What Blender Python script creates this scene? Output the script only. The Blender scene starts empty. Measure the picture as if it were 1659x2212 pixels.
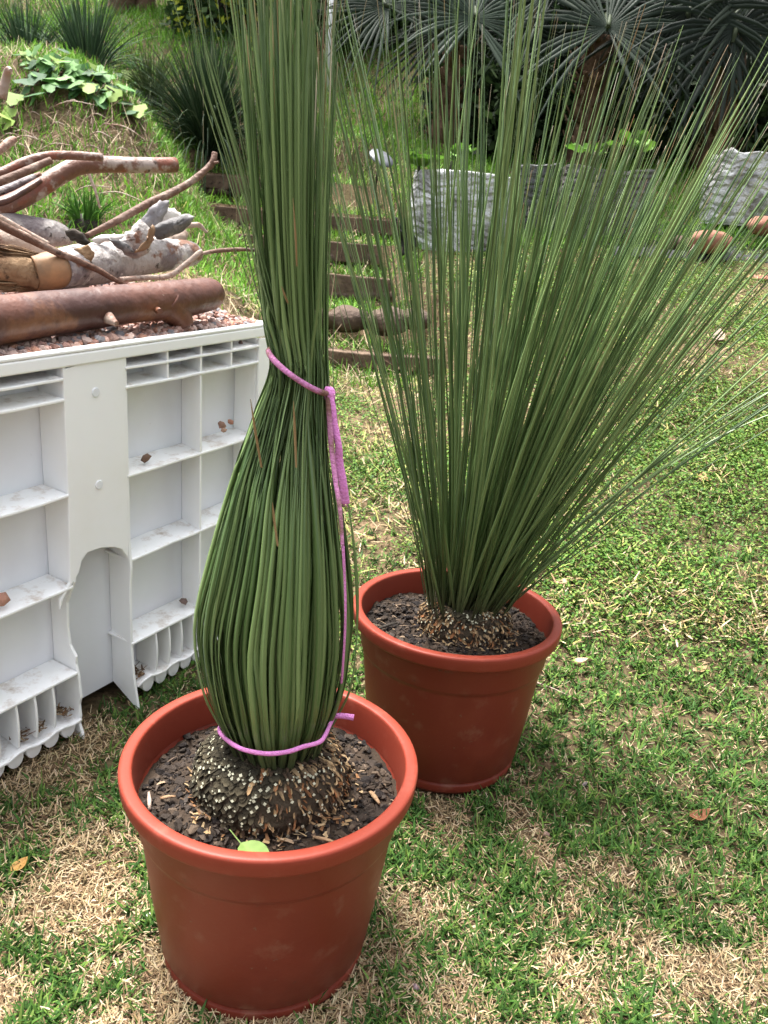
import bpy, bmesh, math, random
import numpy as np
from mathutils import Matrix, Vector
random.seed(7)
RNG = np.random.default_rng(11)
SC = bpy.context.scene
COL = SC.collection

# ------------------------------------------------------------------ camera, sky, sun, exposure
PITCH, ROLL, FPX, Z0 = .3241, .0827, 3150 / 1.8227, .985
cam = bpy.data.objects.new('camera', bpy.data.cameras.new('camera'))
COL.objects.link(cam); SC.camera = cam
cam.data.sensor_fit = 'VERTICAL'; cam.data.sensor_height = 36
cam.data.lens = 3150 / 4032 * 36
cam.data.clip_start = .02; cam.data.clip_end = 200
cam.matrix_world = Matrix.Translation((0, 0, Z0)) @ Matrix.Rotation(math.pi/2 - PITCH, 4, 'X') @ Matrix.Rotation(ROLL, 4, 'Z')
cam.data.dof.use_dof = True; cam.data.dof.focus_distance = 1.2; cam.data.dof.aperture_fstop = 14

SUN_EL, SUN_AZ = math.radians(72), math.radians(318)      # azimuth measured clockwise from +Y
world = bpy.data.worlds.new('World'); SC.world = world; world.use_nodes = True
nt = world.node_tree; bg = nt.nodes['Background']
sky = nt.nodes.new('ShaderNodeTexSky'); sky.sky_type = 'NISHITA'; sky.sun_disc = False
sky.sun_elevation = SUN_EL; sky.sun_rotation = SUN_AZ; sky.air_density = 1.0; sky.dust_density = 4.0; sky.ozone_density = 1.0
hs = nt.nodes.new('ShaderNodeHueSaturation'); hs.inputs['Saturation'].default_value = .22
nt.links.new(sky.outputs[0], hs.inputs['Color']); 
# overcast luminance: brightest overhead, about a third of that at the horizon
tcw = nt.nodes.new('ShaderNodeTexCoord'); sxyz = nt.nodes.new('ShaderNodeSeparateXYZ'); nt.links.new(tcw.outputs['Generated'], sxyz.inputs[0])
mrw = nt.nodes.new('ShaderNodeMapRange'); mrw.inputs[1].default_value = 0; mrw.inputs[2].default_value = 1; mrw.inputs[3].default_value = .5; mrw.inputs[4].default_value = 1.25; nt.links.new(sxyz.outputs['Z'], mrw.inputs[0])
mlw = nt.nodes.new('ShaderNodeMixRGB'); mlw.blend_type = 'MULTIPLY'; mlw.inputs[0].default_value = 1; nt.links.new(hs.outputs[0], mlw.inputs[1]); nt.links.new(mrw.outputs[0], mlw.inputs[2])
nt.links.new(mlw.outputs[0], bg.inputs[0])
bg.inputs[1].default_value = .125
sl = bpy.data.lights.new('sun', 'SUN'); sl.energy = 2.8; sl.angle = math.radians(24); sl.color = (1, .96, .9)
so = bpy.data.objects.new('sun', sl); COL.objects.link(so)
sd = Vector((math.sin(SUN_AZ)*math.cos(SUN_EL), math.cos(SUN_AZ)*math.cos(SUN_EL), math.sin(SUN_EL)))
so.rotation_euler = sd.to_track_quat('Z', 'Y').to_euler()
SC.view_settings.view_transform = 'Standard'; SC.view_settings.look = 'None'
SC.view_settings.exposure = 2.12; SC.view_settings.gamma = 1

# ------------------------------------------------------------------ helpers
def ray(px, py):
    X = (px - 829.5) / FPX; Y = (py - 1106) / FPX
    cr, sr = math.cos(ROLL), math.sin(ROLL); x = X*cr + Y*sr; dn = Y*cr - X*sr
    c, s = math.cos(PITCH), math.sin(PITCH)
    return np.array([x, c - dn*s, -s - dn*c])
def at(px, py, y):
    r = ray(px, py); q = r * y / r[1]; q[2] += Z0; return q
def rnd(a, b, n=None): return RNG.uniform(a, b, n)
def smooth(a, b, x):
    t = np.clip((x - a) / (b - a), 0, 1); return t*t*(3 - 2*t)
def _h(ix, iy, iz, seed):
    n = (ix.astype(np.int64)*73856093) ^ (iy.astype(np.int64)*19349663) ^ (iz.astype(np.int64)*83492791) ^ (seed*2654435761)
    n = (n ^ (n >> 13)) * 1274126177; n = n & 0x7fffffff
    n = (n ^ (n >> 15)) * 668265263; n = n & 0x7fffffff
    return (n % 100003) / 100003.0
def vnoise(x, y, z=0., seed=0):
    x, y, z = np.broadcast_arrays(np.asarray(x, float), np.asarray(y, float), np.asarray(z, float))
    ix, iy, iz = np.floor(x), np.floor(y), np.floor(z); fx, fy, fz = x-ix, y-iy, z-iz
    fx, fy, fz = (f*f*(3-2*f) for f in (fx, fy, fz)); r = 0
    for dx in (0, 1):
        for dy in (0, 1):
            for dz in (0, 1):
                w = (fx if dx else 1-fx)*(fy if dy else 1-fy)*(fz if dz else 1-fz)
                r = r + w*_h(ix+dx, iy+dy, iz+dz, seed)
    return r*2 - 1
def fbm(x, y, z=0., o=3, seed=0):
    r, a, f = 0, .5, 1.
    for k in range(o): r = r + a*vnoise(np.asarray(x)*f, np.asarray(y)*f, np.asarray(z)*f, seed+k); a *= .5; f *= 2.03
    return r
def mesh_np(name, V, F, mat, col=None, parent=None, smooth_=False, mi=None):
    me = bpy.data.meshes.new(name); V = np.asarray(V, np.float32); F = np.asarray(F, np.int32)
    k = F.shape[1]; me.vertices.add(len(V)); me.vertices.foreach_set('co', V.ravel())
    me.loops.add(F.size); me.loops.foreach_set('vertex_index', F.ravel())
    me.polygons.add(len(F)); me.polygons.foreach_set('loop_start', np.arange(0, F.size, k, dtype=np.int32))
    me.polygons.foreach_set('loop_total', np.full(len(F), k, np.int32))
    if smooth_: me.polygons.foreach_set('use_smooth', np.ones(len(F), bool))
    mats = mat if isinstance(mat, (list, tuple)) else [mat]
    for m in mats: me.materials.append(m)
    if mi is not None: me.polygons.foreach_set('material_index', np.asarray(mi, np.int32))
    if col is not None:
        a = me.attributes.new('col', 'FLOAT_COLOR', 'POINT'); c = np.ones((len(V), 4), np.float32); c[:, :3] = col
        a.data.foreach_set('color', c.ravel())
    me.update(calc_edges=True); me.validate()
    o = bpy.data.objects.new(name, me); COL.objects.link(o)
    if parent: o.parent = parent
    return o
class MB:
    def __init__(s): s.v = []; s.f = []; s.sm = []
    def add(s, V, F, sm=False):
        b = len(s.v); s.v += [tuple(map(float, p)) for p in V]
        for f in F: s.f.append([i+b for i in f]); s.sm.append(sm)
    def box(s, x0, x1, y0, y1, z0, z1, tf=None):
        V = [(x, y, z) for x in (x0, x1) for y in (y0, y1) for z in (z0, z1)]
        if tf: V = [tf(*p) for p in V]
        s.add(V, [(0,1,3,2), (4,6,7,5), (0,4,5,1), (2,3,7,6), (0,2,6,4), (1,5,7,3)])
    def prism(s, pts, y0, y1):                        # outline in (x, z), extruded along y
        n = len(pts); V = [(x, y0, z) for x, z in pts] + [(x, y1, z) for x, z in pts]
        s.add(V, [list(range(n)), list(range(2*n-1, n-1, -1))] + [(i, n+i, n+(i+1) % n, (i+1) % n) for i in range(n)])
    def tube(s, P, R, seg=14, jit=0., seed=0, flat=1., cap=True, freq=9.):
        P = np.asarray(P, float); n = len(P); R = np.broadcast_to(np.asarray(R, float), (n,))
        T = np.gradient(P, axis=0); T /= np.linalg.norm(T, axis=1)[:, None] + 1e-9
        ref = np.array([0, 0, 1.]) if abs(T[0][2]) < .9 else np.array([0, 1., 0])
        V = []; a = np.arange(seg)/seg*2*math.pi; up = None
        for i in range(n):
            b = ref if up is None else up
            b = b - T[i]*(b @ T[i]); b /= np.linalg.norm(b); up = b; w = np.cross(T[i], b)
            ring = P[i] + R[i]*(np.cos(a)[:, None]*b*flat + np.sin(a)[:, None]*w)
            if jit:
                nn = fbm(ring[:, 0]*freq, ring[:, 1]*freq, ring[:, 2]*freq, 3, seed)
                ring = P[i] + (ring - P[i])*(1 + jit*nn[:, None])
            V += list(ring)
        F = [(i*seg+j, i*seg+(j+1) % seg, (i+1)*seg+(j+1) % seg, (i+1)*seg+j) for i in range(n-1) for j in range(seg)]
        s.add(V, F, True)
        if cap: b = len(s.v)-n*seg; s.f += [[b+j for j in range(seg)][::-1], [b+(n-1)*seg+j for j in range(seg)]]; s.sm += [False, False]
    def lathe(s, prof, seg=96, c=(0, 0, 0)):
        a = np.arange(seg)/seg*2*math.pi; V = []
        for r, z in prof: V += [(c[0]+r*math.cos(t), c[1]+r*math.sin(t), c[2]+z) for t in a]
        s.add(V, [(i*seg+j, i*seg+(j+1) % seg, (i+1)*seg+(j+1) % seg, (i+1)*seg+j) for i in range(len(prof)-1) for j in range(seg)], True)
    def build(s, name, mat, parent=None, bevel=0, loc=None):
        me = bpy.data.meshes.new(name); me.from_pydata(s.v, [], s.f); me.polygons.foreach_set('use_smooth', s.sm)
        me.materials.append(mat); me.update()
        bm = bmesh.new(); bm.from_mesh(me); bmesh.ops.recalc_face_normals(bm, faces=bm.faces); bm.to_mesh(me); bm.free()
        o = bpy.data.objects.new(name, me); COL.objects.link(o)
        if parent: o.parent = parent
        if loc is not None: o.location = loc
        if bevel:
            m = o.modifiers.new('bevel', 'BEVEL'); m.width = bevel; m.segments = 2; m.limit_method = 'ANGLE'
        return o
def spline(P, n, R=None):
    P = np.asarray(P, float); k = len(P); Q = np.vstack([2*P[0]-P[1], P, 2*P[-1]-P[-2]])
    t = np.linspace(0, k-1-1e-6, n); i = t.astype(int); u = (t-i)[:, None]
    a, b, c, d = Q[i], Q[i+1], Q[i+2], Q[i+3]
    out = .5*(2*b + (c-a)*u + (2*a-5*b+4*c-d)*u*u + (3*b-a-3*c+d)*u**3)
    if R is None: return out
    return out, np.interp(t, np.arange(k), R)
def tag(o, label=None, cat=None, group=None, kind=None):
    if label: o['label'] = label
    if cat: o['category'] = cat
    if group: o['group'] = group
    if kind: o['kind'] = kind
    return o
def empty(name, loc, label, cat, group=None, rz=0):
    o = bpy.data.objects.new(name, None); COL.objects.link(o); o.location = tuple(loc); o.rotation_euler = (0, 0, rz)
    o.empty_display_size = .05
    return tag(o, label, cat, group)
def settle(root):                                     # parts were built in world space
    bpy.context.view_layer.update(); inv = root.matrix_world.inverted()
    for ch in root.children: ch.matrix_parent_inverse = inv

# ------------------------------------------------------------------ materials
def mat(name, col, rough=.6, spec=.4, noise=None, bump=0., bscale=40., sss=0., trans=0., attr=False, var=0.):
    """noise: list of (scale, colour, low, high) blotches mixed over the base colour."""
    m = bpy.data.materials.new(name); m.use_nodes = True; t = m.node_tree; p = t.nodes['Principled BSDF']
    p.inputs['Roughness'].default_value = rough; p.inputs['Specular IOR Level'].default_value = spec
    tc = t.nodes.new('ShaderNodeTexCoord')
    if attr:
        a = t.nodes.new('ShaderNodeAttribute'); a.attribute_name = 'col'; cur = a.outputs['Color']
    else:
        r = t.nodes.new('ShaderNodeRGB'); r.outputs[0].default_value = (*col, 1); cur = r.outputs[0]
    for (sc, c, lo, hi) in noise or []:
        n = t.nodes.new('ShaderNodeTexNoise'); n.inputs['Scale'].default_value = sc; n.inputs['Detail'].default_value = 6; n.inputs['Roughness'].default_value = .6
        t.links.new(tc.outputs['Object'], n.inputs['Vector'])
        mr = t.nodes.new('ShaderNodeMapRange'); mr.inputs[1].default_value = lo; mr.inputs[2].default_value = hi
        t.links.new(n.outputs['Fac'], mr.inputs[0])
        mx = t.nodes.new('ShaderNodeMixRGB'); t.links.new(mr.outputs[0], mx.inputs[0]); t.links.new(cur, mx.inputs[1]); mx.inputs[2].default_value = (*c, 1)
        cur = mx.outputs[0]
    t.links.new(cur, p.inputs['Base Color'])
    if sss: p.inputs['Subsurface Weight'].default_value = sss; p.inputs['Subsurface Radius'].default_value = (.02, .02, .02); p.inputs['Subsurface Scale'].default_value = .3
    if bump:
        n = t.nodes.new('ShaderNodeTexNoise'); n.inputs['Scale'].default_value = bscale; n.inputs['Detail'].default_value = 8
        t.links.new(tc.outputs['Object'], n.inputs['Vector'])
        b = t.nodes.new('ShaderNodeBump'); b.inputs['Strength'].default_value = bump; b.inputs['Distance'].default_value = .01
        t.links.new(n.outputs['Fac'], b.inputs['Height']); t.links.new(b.outputs[0], p.inputs['Normal'])
    if trans:
        tr = t.nodes.new('ShaderNodeBsdfTranslucent'); t.links.new(cur, tr.inputs['Color'])
        ms = t.nodes.new('ShaderNodeMixShader'); ms.inputs[0].default_value = trans
        out = t.nodes['Material Output']; t.links.new(p.outputs[0], ms.inputs[1]); t.links.new(tr.outputs[0], ms.inputs[2]); t.links.new(ms.outputs[0], out.inputs['Surface'])
    return m
M = {}
M['leaf'] = mat('leaf', None, .6, .18, trans=.25, attr=True)
M['blade'] = mat('blade', None, .32, .55, attr=True)
M['straw'] = mat('straw', None, .7, .2, trans=.1, attr=True)
M['attr'] = mat('attr', None, .85, .2, attr=True, bump=.5, bscale=120)
M['ground'] = mat('ground', (.12, .085, .05), .95, .1, [(2.2, (.075, .06, .03), .45, .6), (9, (.17, .115, .07), .5, .7), (60, (.05, .035, .02), .5, .68)], .8, 60)
M['pot'] = mat('pot', (.142, .0225, .0125), .42, .26, [(3.5, (.118, .019, .011), .45, .7), (9, (.16, .030, .017), .5, .75), (22, (.175, .062, .040), .58, .74), (90, (.13, .075, .052), .67, .73), (45, (.085, .03, .02), .68, .72)], .03, 180)
def soil_tops(m, col=(.36, .25, .16)):                # dust and earth that settled on upward faces
    t = m.node_tree; p = t.nodes['Principled BSDF']; old = p.inputs['Base Color'].links[0].from_socket
    g = t.nodes.new('ShaderNodeNewGeometry'); sx = t.nodes.new('ShaderNodeSeparateXYZ'); t.links.new(g.outputs['True Normal'], sx.inputs[0])
    a = t.nodes.new('ShaderNodeMapRange'); a.inputs[1].default_value = .5; a.inputs[2].default_value = .9; t.links.new(sx.outputs['Z'], a.inputs[0])
    n = t.nodes.new('ShaderNodeTexNoise'); n.inputs['Scale'].default_value = 26; n.inputs['Detail'].default_value = 8; n.inputs['Roughness'].default_value = .7; t.links.new(next(k for k in t.nodes if k.type == 'TEX_COORD').outputs['Object'], n.inputs['Vector'])
    b = t.nodes.new('ShaderNodeMapRange'); b.inputs[1].default_value = .50; b.inputs[2].default_value = .72; b.inputs[4].default_value = .75; t.links.new(n.outputs['Fac'], b.inputs[0])
    mu = t.nodes.new('ShaderNodeMath'); mu.operation = 'MULTIPLY'; t.links.new(a.outputs[0], mu.inputs[0]); t.links.new(b.outputs[0], mu.inputs[1])
    mx = t.nodes.new('ShaderNodeMixRGB'); t.links.new(mu.outputs[0], mx.inputs[0]); t.links.new(old, mx.inputs[1]); mx.inputs[2].default_value = (*col, 1); t.links.new(mx.outputs[0], p.inputs['Base Color'])
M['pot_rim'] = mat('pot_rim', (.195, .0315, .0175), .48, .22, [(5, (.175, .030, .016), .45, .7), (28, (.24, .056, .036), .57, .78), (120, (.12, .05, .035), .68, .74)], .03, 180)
M['white'] = mat('white', (.885, .89, .895), .38, .4, [(5, (.85, .845, .82), .5, .75), (34, (.5, .43, .33), .70, .78)], .02, 20, sss=.15)
M['white_panel'] = mat('white_panel', (.78, .795, .83), .4, .4, [(3, (.70, .72, .755), .45, .7), (60, (.4, .36, .3), .71, .8)], .02, 20)
M['soil'] = mat('soil', (.035, .025, .019), .95, .15, [(40, (.012, .009, .007), .5, .62), (16, (.07, .05, .036), .55, .75)], 1., 90)
M['pink'] = mat('pink', (.60, .22, .50), .85, .15, [(30, (.42, .17, .33), .5, .75)], .4, 300)
M['pink_dirty'] = mat('pink_dirty', (.50, .19, .40), .85, .15, [(22, (.16, .085, .07), .42, .62)], .4, 300)
M['bark_brown'] = mat('bark_brown', (.115, .043, .026), .46, .4, [(6, (.052, .019, .014), .42, .6), (9, (.20, .085, .038), .55, .72), (16, (.30, .22, .18), .66, .69), (70, (.04, .02, .015), .66, .74)], .3, 50)
M['bark_silver'] = mat('bark_silver', (.33, .30, .285), .6, .3, [(9, (.15, .125, .13), .48, .56), (14, (.17, .085, .055), .57, .62), (22, (.46, .43, .41), .56, .62), (55, (.05, .04, .035), .62, .68)], .9, 55)
M['bark_mixed'] = mat('bark_mixed', (.125, .056, .036), .5, .35, [(11, (.30, .24, .21), .52, .57), (17, (.16, .048, .026), .55, .62), (50, (.06, .035, .025), .62, .7)], .4, 60)
M['bark_twig'] = mat('bark_twig', (.115, .062, .042), .65, .3, [(20, (.22, .155, .12), .52, .62), (30, (.05, .028, .02), .55, .65)], .5, 90)
M['bark_pale'] = mat('bark_pale', (.31, .235, .19), .6, .3, [(18, (.19, .10, .07), .52, .6), (34, (.09, .055, .045), .60, .68)], .5, 80)
M['wood_raw'] = mat('wood_raw', (.27, .175, .10), .8, .2, [(12, (.16, .09, .05), .48, .62), (45, (.07, .045, .03), .56, .66)], .8, 70)
M['wood_inner'] = mat('wood_inner', (.20, .12, .066), .55, .3, [(9, (.36, .19, .09), .5, .7)], .15, 40)
M['timber'] = mat('timber', (.085, .058, .042), .9, .15, [(10, (.15, .105, .075), .48, .66), (30, (.03, .022, .018), .55, .7)], .7, 50)
M['rock_red'] = mat('rock_red', (.21, .10, .07), .85, .2, [(8, (.2, .09, .06), .45, .65), (30, (.38, .22, .16), .6, .75)], .4, 40)
M['rock_brown'] = mat('rock_brown', (.085, .06, .045), .9, .2, [(8, (.06, .042, .033), .45, .65), (30, (.18, .13, .10), .58, .75)], .9, 50)
M['plastic_black'] = mat('plastic_black', (.010, .0105, .012), .55, .25, [(6, (.022, .024, .028), .5, .7)], .5, 30)
M['bag'] = mat('bag', (.46, .47, .475), .55, .3, [(7, (.17, .17, .168), .46, .60), (4, (.13, .105, .08), .56, .70), (60, (.2, .2, .2), .55, .7)], .5, 90)
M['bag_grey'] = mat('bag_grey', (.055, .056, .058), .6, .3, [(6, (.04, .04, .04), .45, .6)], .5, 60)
M['bag_dusty'] = mat('bag_dusty', (.085, .082, .078), .6, .3, [(6, (.06, .055, .05), .44, .6), (9, (.18, .18, .175), .58, .68)], .6, 60)
def crinkle(m):
    t = m.node_tree; p = t.nodes['Principled BSDF']; tc = next(n for n in t.nodes if n.type == 'TEX_COORD'); w = t.nodes.new('ShaderNodeTexWave'); w.bands_direction = 'Z'
    w.inputs['Scale'].default_value = 6; w.inputs['Distortion'].default_value = 14; w.inputs['Detail'].default_value = 5; w.inputs['Detail Scale'].default_value = .8; w.inputs['Detail Roughness'].default_value = .65; t.links.new(tc.outputs['Object'], w.inputs['Vector'])
    b = t.nodes.new('ShaderNodeBump'); b.inputs['Strength'].default_value = .7; b.inputs['Distance'].default_value = .016; t.links.new(w.outputs['Fac'], b.inputs['Height']); t.links.new(p.inputs['Normal'].links[0].from_socket, b.inputs['Normal']); t.links.new(b.outputs[0], p.inputs['Normal'])
for k_ in ('bag', 'bag_grey', 'bag_dusty'): crinkle(M[k_])
M['grey_disc'] = mat('grey_disc', (.10, .105, .12), .35, .5, [(9, (.07, .075, .085), .5, .7)])
M['dark_stem'] = mat('dark_stem', (.03, .025, .02), .8, .2, [(20, (.06, .045, .035), .5, .7)], .5, 40)
M['trunk'] = mat('trunk', (.10, .062, .04), .9, .15, [(12, (.18, .12, .08), .5, .7), (30, (.04, .026, .02), .55, .7)], .8, 40)
M['post_white'] = mat('post_white', (.6, .61, .62), .6, .3, [(7, (.5, .5, .5), .5, .7)])

# ------------------------------------------------------------------ terrain
CT = [(-1.5,-1,-.99),(1.5,-1,-.99),(0,.5,-.987),(-.8,.4,-.988),(.8,.4,-.985),(-.125,.926,-.985),(.1545,1.3995,-.966),(-.6,1.27,-.98),(1.,1.,-.965),
      (-.4,1.7,-.965),(-1.5,1.5,-.97),(-1.2,2.4,-.86),(-2.2,2.2,-.8),(3,1,-.9),(-3,1,-.9)]
for px, py, y in [(830,1000,2.7),(830,1130,2.25),(830,840,3.6),(780,780,3.95),(900,780,3.95),(1500,1000,2.55),(1500,750,3.5),(1600,580,4.9),(1250,600,4.7),(1500,1300,1.85),(980,590,4.65),(960,730,3.9),(1030,900,3.1),(1800,1000,2.6),
      (640,748,4.1),(800,748,4.1),(720,585,4.8),(800,590,4.8),(670,508,5.15),(790,512,5.15),(670,450,5.5),(830,452,5.5),(500,378,5.9),(640,380,5.9),(900,420,5.8),
      (980,545,5.1),(1300,525,5.3),(1620,520,5.4),(820,300,6.6),(800,200,7.6),(960,330,6.7),(1400,345,6.6),(1300,150,8.5),(1600,150,8.5),
      (520,650,3.75),(480,560,4.3),(480,505,4.85),(455,470,5.15),(430,425,5.5),(300,520,4.0),(100,460,4.0),(100,300,4.6),(0,150,5.0),(200,158,5.0),(300,235,5.0),(350,305,5.05),(455,395,5.8),
      (150,160,6.0),(0,155,6.2),(250,60,8),(100,20,9),(430,20,9),(580,110,7.6),(450,300,6.4),(0,-300,14),(830,-300,14),(1600,-300,14),(-400,140,5.2),(-400,300,4.4),(-600,-200,13),(2300,-200,13),(2200,540,5.2)]:
    p = at(px, py, y); CT.append((p[0], p[1], p[2]-Z0))
CT = np.array(CT); CT[:, 2] += Z0
def _tps(d): return np.where(d > 1e-9, d*d*np.log(d + 1e-12), 0)
_n = len(CT); _K = _tps(np.hypot(CT[:, None, 0]-CT[None, :, 0], CT[:, None, 1]-CT[None, :, 1])) + np.eye(_n)*.01
_P = np.c_[np.ones(_n), CT[:, :2]]; _W = np.linalg.solve(np.block([[_K, _P], [_P.T, np.zeros((3, 3))]]), np.r_[CT[:, 2], 0, 0, 0])
def zt0(x, y):
    x = np.asarray(x, float); y = np.asarray(y, float); o = _W[_n] + _W[_n+1]*x + _W[_n+2]*y
    for i in range(_n): o = o + _W[i]*_tps(np.hypot(x-CT[i, 0], y-CT[i, 1]))
    return o
def zt(x, y):
    x = np.asarray(x, float); y = np.asarray(y, float)
    rough = smooth(2.0, 4.5, y)
    return zt0(x, y) + .006*fbm(x*9, y*9, 0, 2, 3) + rough*(.05*fbm(x*2.2, y*2.2, 0, 3, 5))
STEPS = [(4.0,752,640,960),(4.36,668,640,930),(4.72,583,585,845),(5.05,505,500,830),(5.42,444,455,885),(5.8,374,435,800)]
_sy = np.array([k[0] for k in STEPS]); _sz = np.array([at((k[2]+k[3])/2, k[1], k[0])[2] for k in STEPS]); _sx0 = np.array([at(k[2], k[1], k[0])[0] for k in STEPS]); _sx1 = np.array([at(k[3], k[1], k[0])[0] for k in STEPS])
_zt1 = zt
def zt(x, y):
    x = np.asarray(x, float); y = np.asarray(y, float); z = _zt1(x, y); k = np.clip(np.searchsorted(_sy + .07, y), 0, len(_sy))
    tread = np.where(k > 0, _sz[np.maximum(k-1, 0)] - .02, _sz[0] - .13) - .012 + .010*fbm(x*7, y*7, 0, 2, 91)
    x0, x1 = np.interp(y, _sy, _sx0), np.interp(y, _sy, _sx1); m = smooth(x0-.10, x0+.0, x)*(1-smooth(x1, x1+.10, x))*smooth(3.55, 3.8, y)*(1-smooth(6.1, 6.4, y))
    return z*(1-m) + np.minimum(tread, tread*.0 + tread)*m
gx = np.unique(np.r_[np.linspace(-16, -3, 40), np.linspace(-3, 3.2, 190), np.linspace(3.2, 16, 40)])
gy = np.unique(np.r_[np.linspace(-6, .4, 14), np.linspace(.4, 6.5, 230), np.linspace(6.5, 20, 90)])
GX, GY = np.meshgrid(gx, gy); GZ = zt(GX, GY)
nx = len(gx); ii = (np.arange(len(gy)-1)[:, None]*nx + np.arange(nx-1)[None]).ravel()
tag(mesh_np('ground', np.c_[GX.ravel(), GY.ravel(), GZ.ravel()], np.c_[ii, ii+1, ii+nx+1, ii+nx], M['ground'], smooth_=True),
    'brown earth of the sloping garden under the grass', 'ground', kind='structure')

POT1, POT2 = np.array([-.1249, .9256]), np.array([.1545, 1.3995])
G1, G2 = .0, .0195
BU = np.array([.46406533, .88580098]); BN = np.array([.88580098, -.46406533]); BA = np.array([-.60709983, 1.26991082])
def clear(x, y, pad=0.):
    d = (x-BA[0])*BU[0] + (y-BA[1])*BU[1]; e = -((x-BA[0])*BN[0] + (y-BA[1])*BN[1])
    inb = (d > -.62) & (d < .66) & (e > .05) & (e < 1.0)
    return ~(inb | (np.hypot(x-POT1[0], y-POT1[1]) < .141+pad) | (np.hypot(x-POT2[0], y-POT2[1]) < .141+pad))
def scatter(n, x0, x1, y0, y1, cone=True):
    x, y = rnd(x0, x1, n), rnd(y0, y1, n); k = clear(x, y)
    if cone: k &= (np.abs(x) < .66*y + .35)
    return x[k], y[k]
def scatter_view(n, y0, y1, u0=-.74, u1=.72):
    y = y0*(y1/y0)**RNG.random(n); x = y*rnd(u0, u1, n); k = clear(x, y); return x[k], y[k]
def blades(name, x, y, L, Wd, tilt, col, m, z=None, curl=.5, tipw=.12, S=3, az=None, lift=0., normal=False):
    n = len(x); z = zt(x, y) if z is None else z
    az = rnd(0, 2*math.pi, n) if az is None else az
    d = np.c_[np.cos(az), np.sin(az)]; w = np.c_[-np.sin(az), np.cos(az), np.zeros(n)]
    tw = rnd(-.6, .6, n); w[:, 2] = np.sin(tw)*.7; w /= np.linalg.norm(w, axis=1)[:, None]
    V = np.zeros((n, S*2, 3)); p = np.c_[x, y, z + lift]; C = np.zeros((n, S*2, 3))
    gz = zt(x + d[:, 0]*.02, y + d[:, 1]*.02) - zt(x, y) if normal else 0; gz = gz/.02 if normal else 0
    for s in range(S):
        t = s/(S-1); ww = Wd*(.75 + .5*t - 1.25*t*t*(1-tipw)) if s else Wd*.7
        if s == S-1: ww = Wd*tipw
        V[:, 2*s] = p - w*ww[:, None]/2; V[:, 2*s+1] = p + w*ww[:, None]/2
        C[:, 2*s] = C[:, 2*s+1] = col*(1 + .15*(t-.5))
        a = tilt + curl*t; st = L/(S-1)
        p = p + np.c_[d*(np.sin(a)*st)[:, None], np.cos(a)*st + (gz*np.sin(a)*st if normal else 0)]
    b = (np.arange(n)*S*2)[:, None]
    F = np.concatenate([b + np.array([2*s, 2*s+1, 2*s+3, 2*s+2]) for s in range(S-1)])
    return mesh_np(name, V.reshape(-1, 3), F, m, C.reshape(-1, 3))
def pick(cols, n, j=.18):
    c = np.array(cols)[RNG.integers(0, len(cols), n)]; return np.clip(c*(1 + rnd(-j, j, n)[:, None])*(1 + rnd(-.07, .07, (n, 3))), .003, .95)
GREEN = [(.045,.115,.022),(.06,.15,.03),(.075,.17,.035),(.10,.21,.04),(.05,.13,.035),(.17,.28,.06)]
DEEP = [(.032,.082,.015),(.044,.110,.020),(.060,.138,.025),(.088,.175,.032),(.15,.24,.05),(.056,.125,.03)]
STRAW = [(.40,.305,.18),(.34,.25,.14),(.24,.165,.088),(.48,.385,.25),(.15,.095,.05)]
def greenness(x, y):
    g = fbm(x*3.2, y*3.2, 0, 3, 21)*.8 + fbm(x*13, y*13, 0, 3, 31)*.8
    trend = .06 + .6*smooth(.95, 1.7, y) + .12*smooth(.05, .3, x)*(1-smooth(.5, .8, x)) - .36*smooth(-.12, -.42, x)*(1-smooth(1.5, 2.1, y)) - .2*smooth(.45, .75, x)*(1-smooth(.9, 1.2, y))
    return smooth(-.25, .25, g + trend)

# near lawn
x, y = scatter_view(190000, .5, 2.7, -.9, .85); gn = greenness(x, y); k = (RNG.random(len(x)) > gn*.75) & (RNG.random(len(x)) > .9*smooth(1.7, 2.6, y)); x, y = x[k], y[k]; n = len(x)
tag(blades('dry_thatch', x, y, rnd(.007, .023, n), rnd(.0013, .0030, n), rnd(.7, 1.75, n), pick(STRAW, n)*(1+.35*fbm(x*7, y*7, 0, 2, 18))[:, None], M['straw'], curl=rnd(-1.1, 1.1, n), lift=rnd(.001, .009, n), tipw=.4),
    'dry straw coloured grass clippings lying between green tufts of lawn', 'thatch', kind='stuff')
x, y = scatter_view(140000, .5, 2.7, -.9, .85); gn = greenness(x, y); k = (RNG.random(len(x)) < gn*.95 + .05) & (RNG.random(len(x)) > .75*smooth(1.7, 2.6, y)); x, y = x[k], y[k]; n = len(x)//5*5; x, y = x[:n], y[:n]
ti = RNG.integers(0, n, n//5); x, y = np.repeat(x[ti], 5) + RNG.normal(0, .0055, n), np.repeat(y[ti], 5) + RNG.normal(0, .0055, n); k = clear(x, y); x, y = x[k], y[k]; n = len(x)
cl = pick(DEEP, n)*(.9 + .35*fbm(x*6, y*6, 0, 2, 8))[:, None]
tag(blades('lawn_grass', x, y, rnd(.012, .038, n), rnd(.0032, .0066, n), rnd(.35, 1.3, n), cl, M['leaf'], curl=rnd(.1, .8, n)),
    'short broad bladed green lawn grass around the pots', 'grass', kind='stuff')
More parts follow.
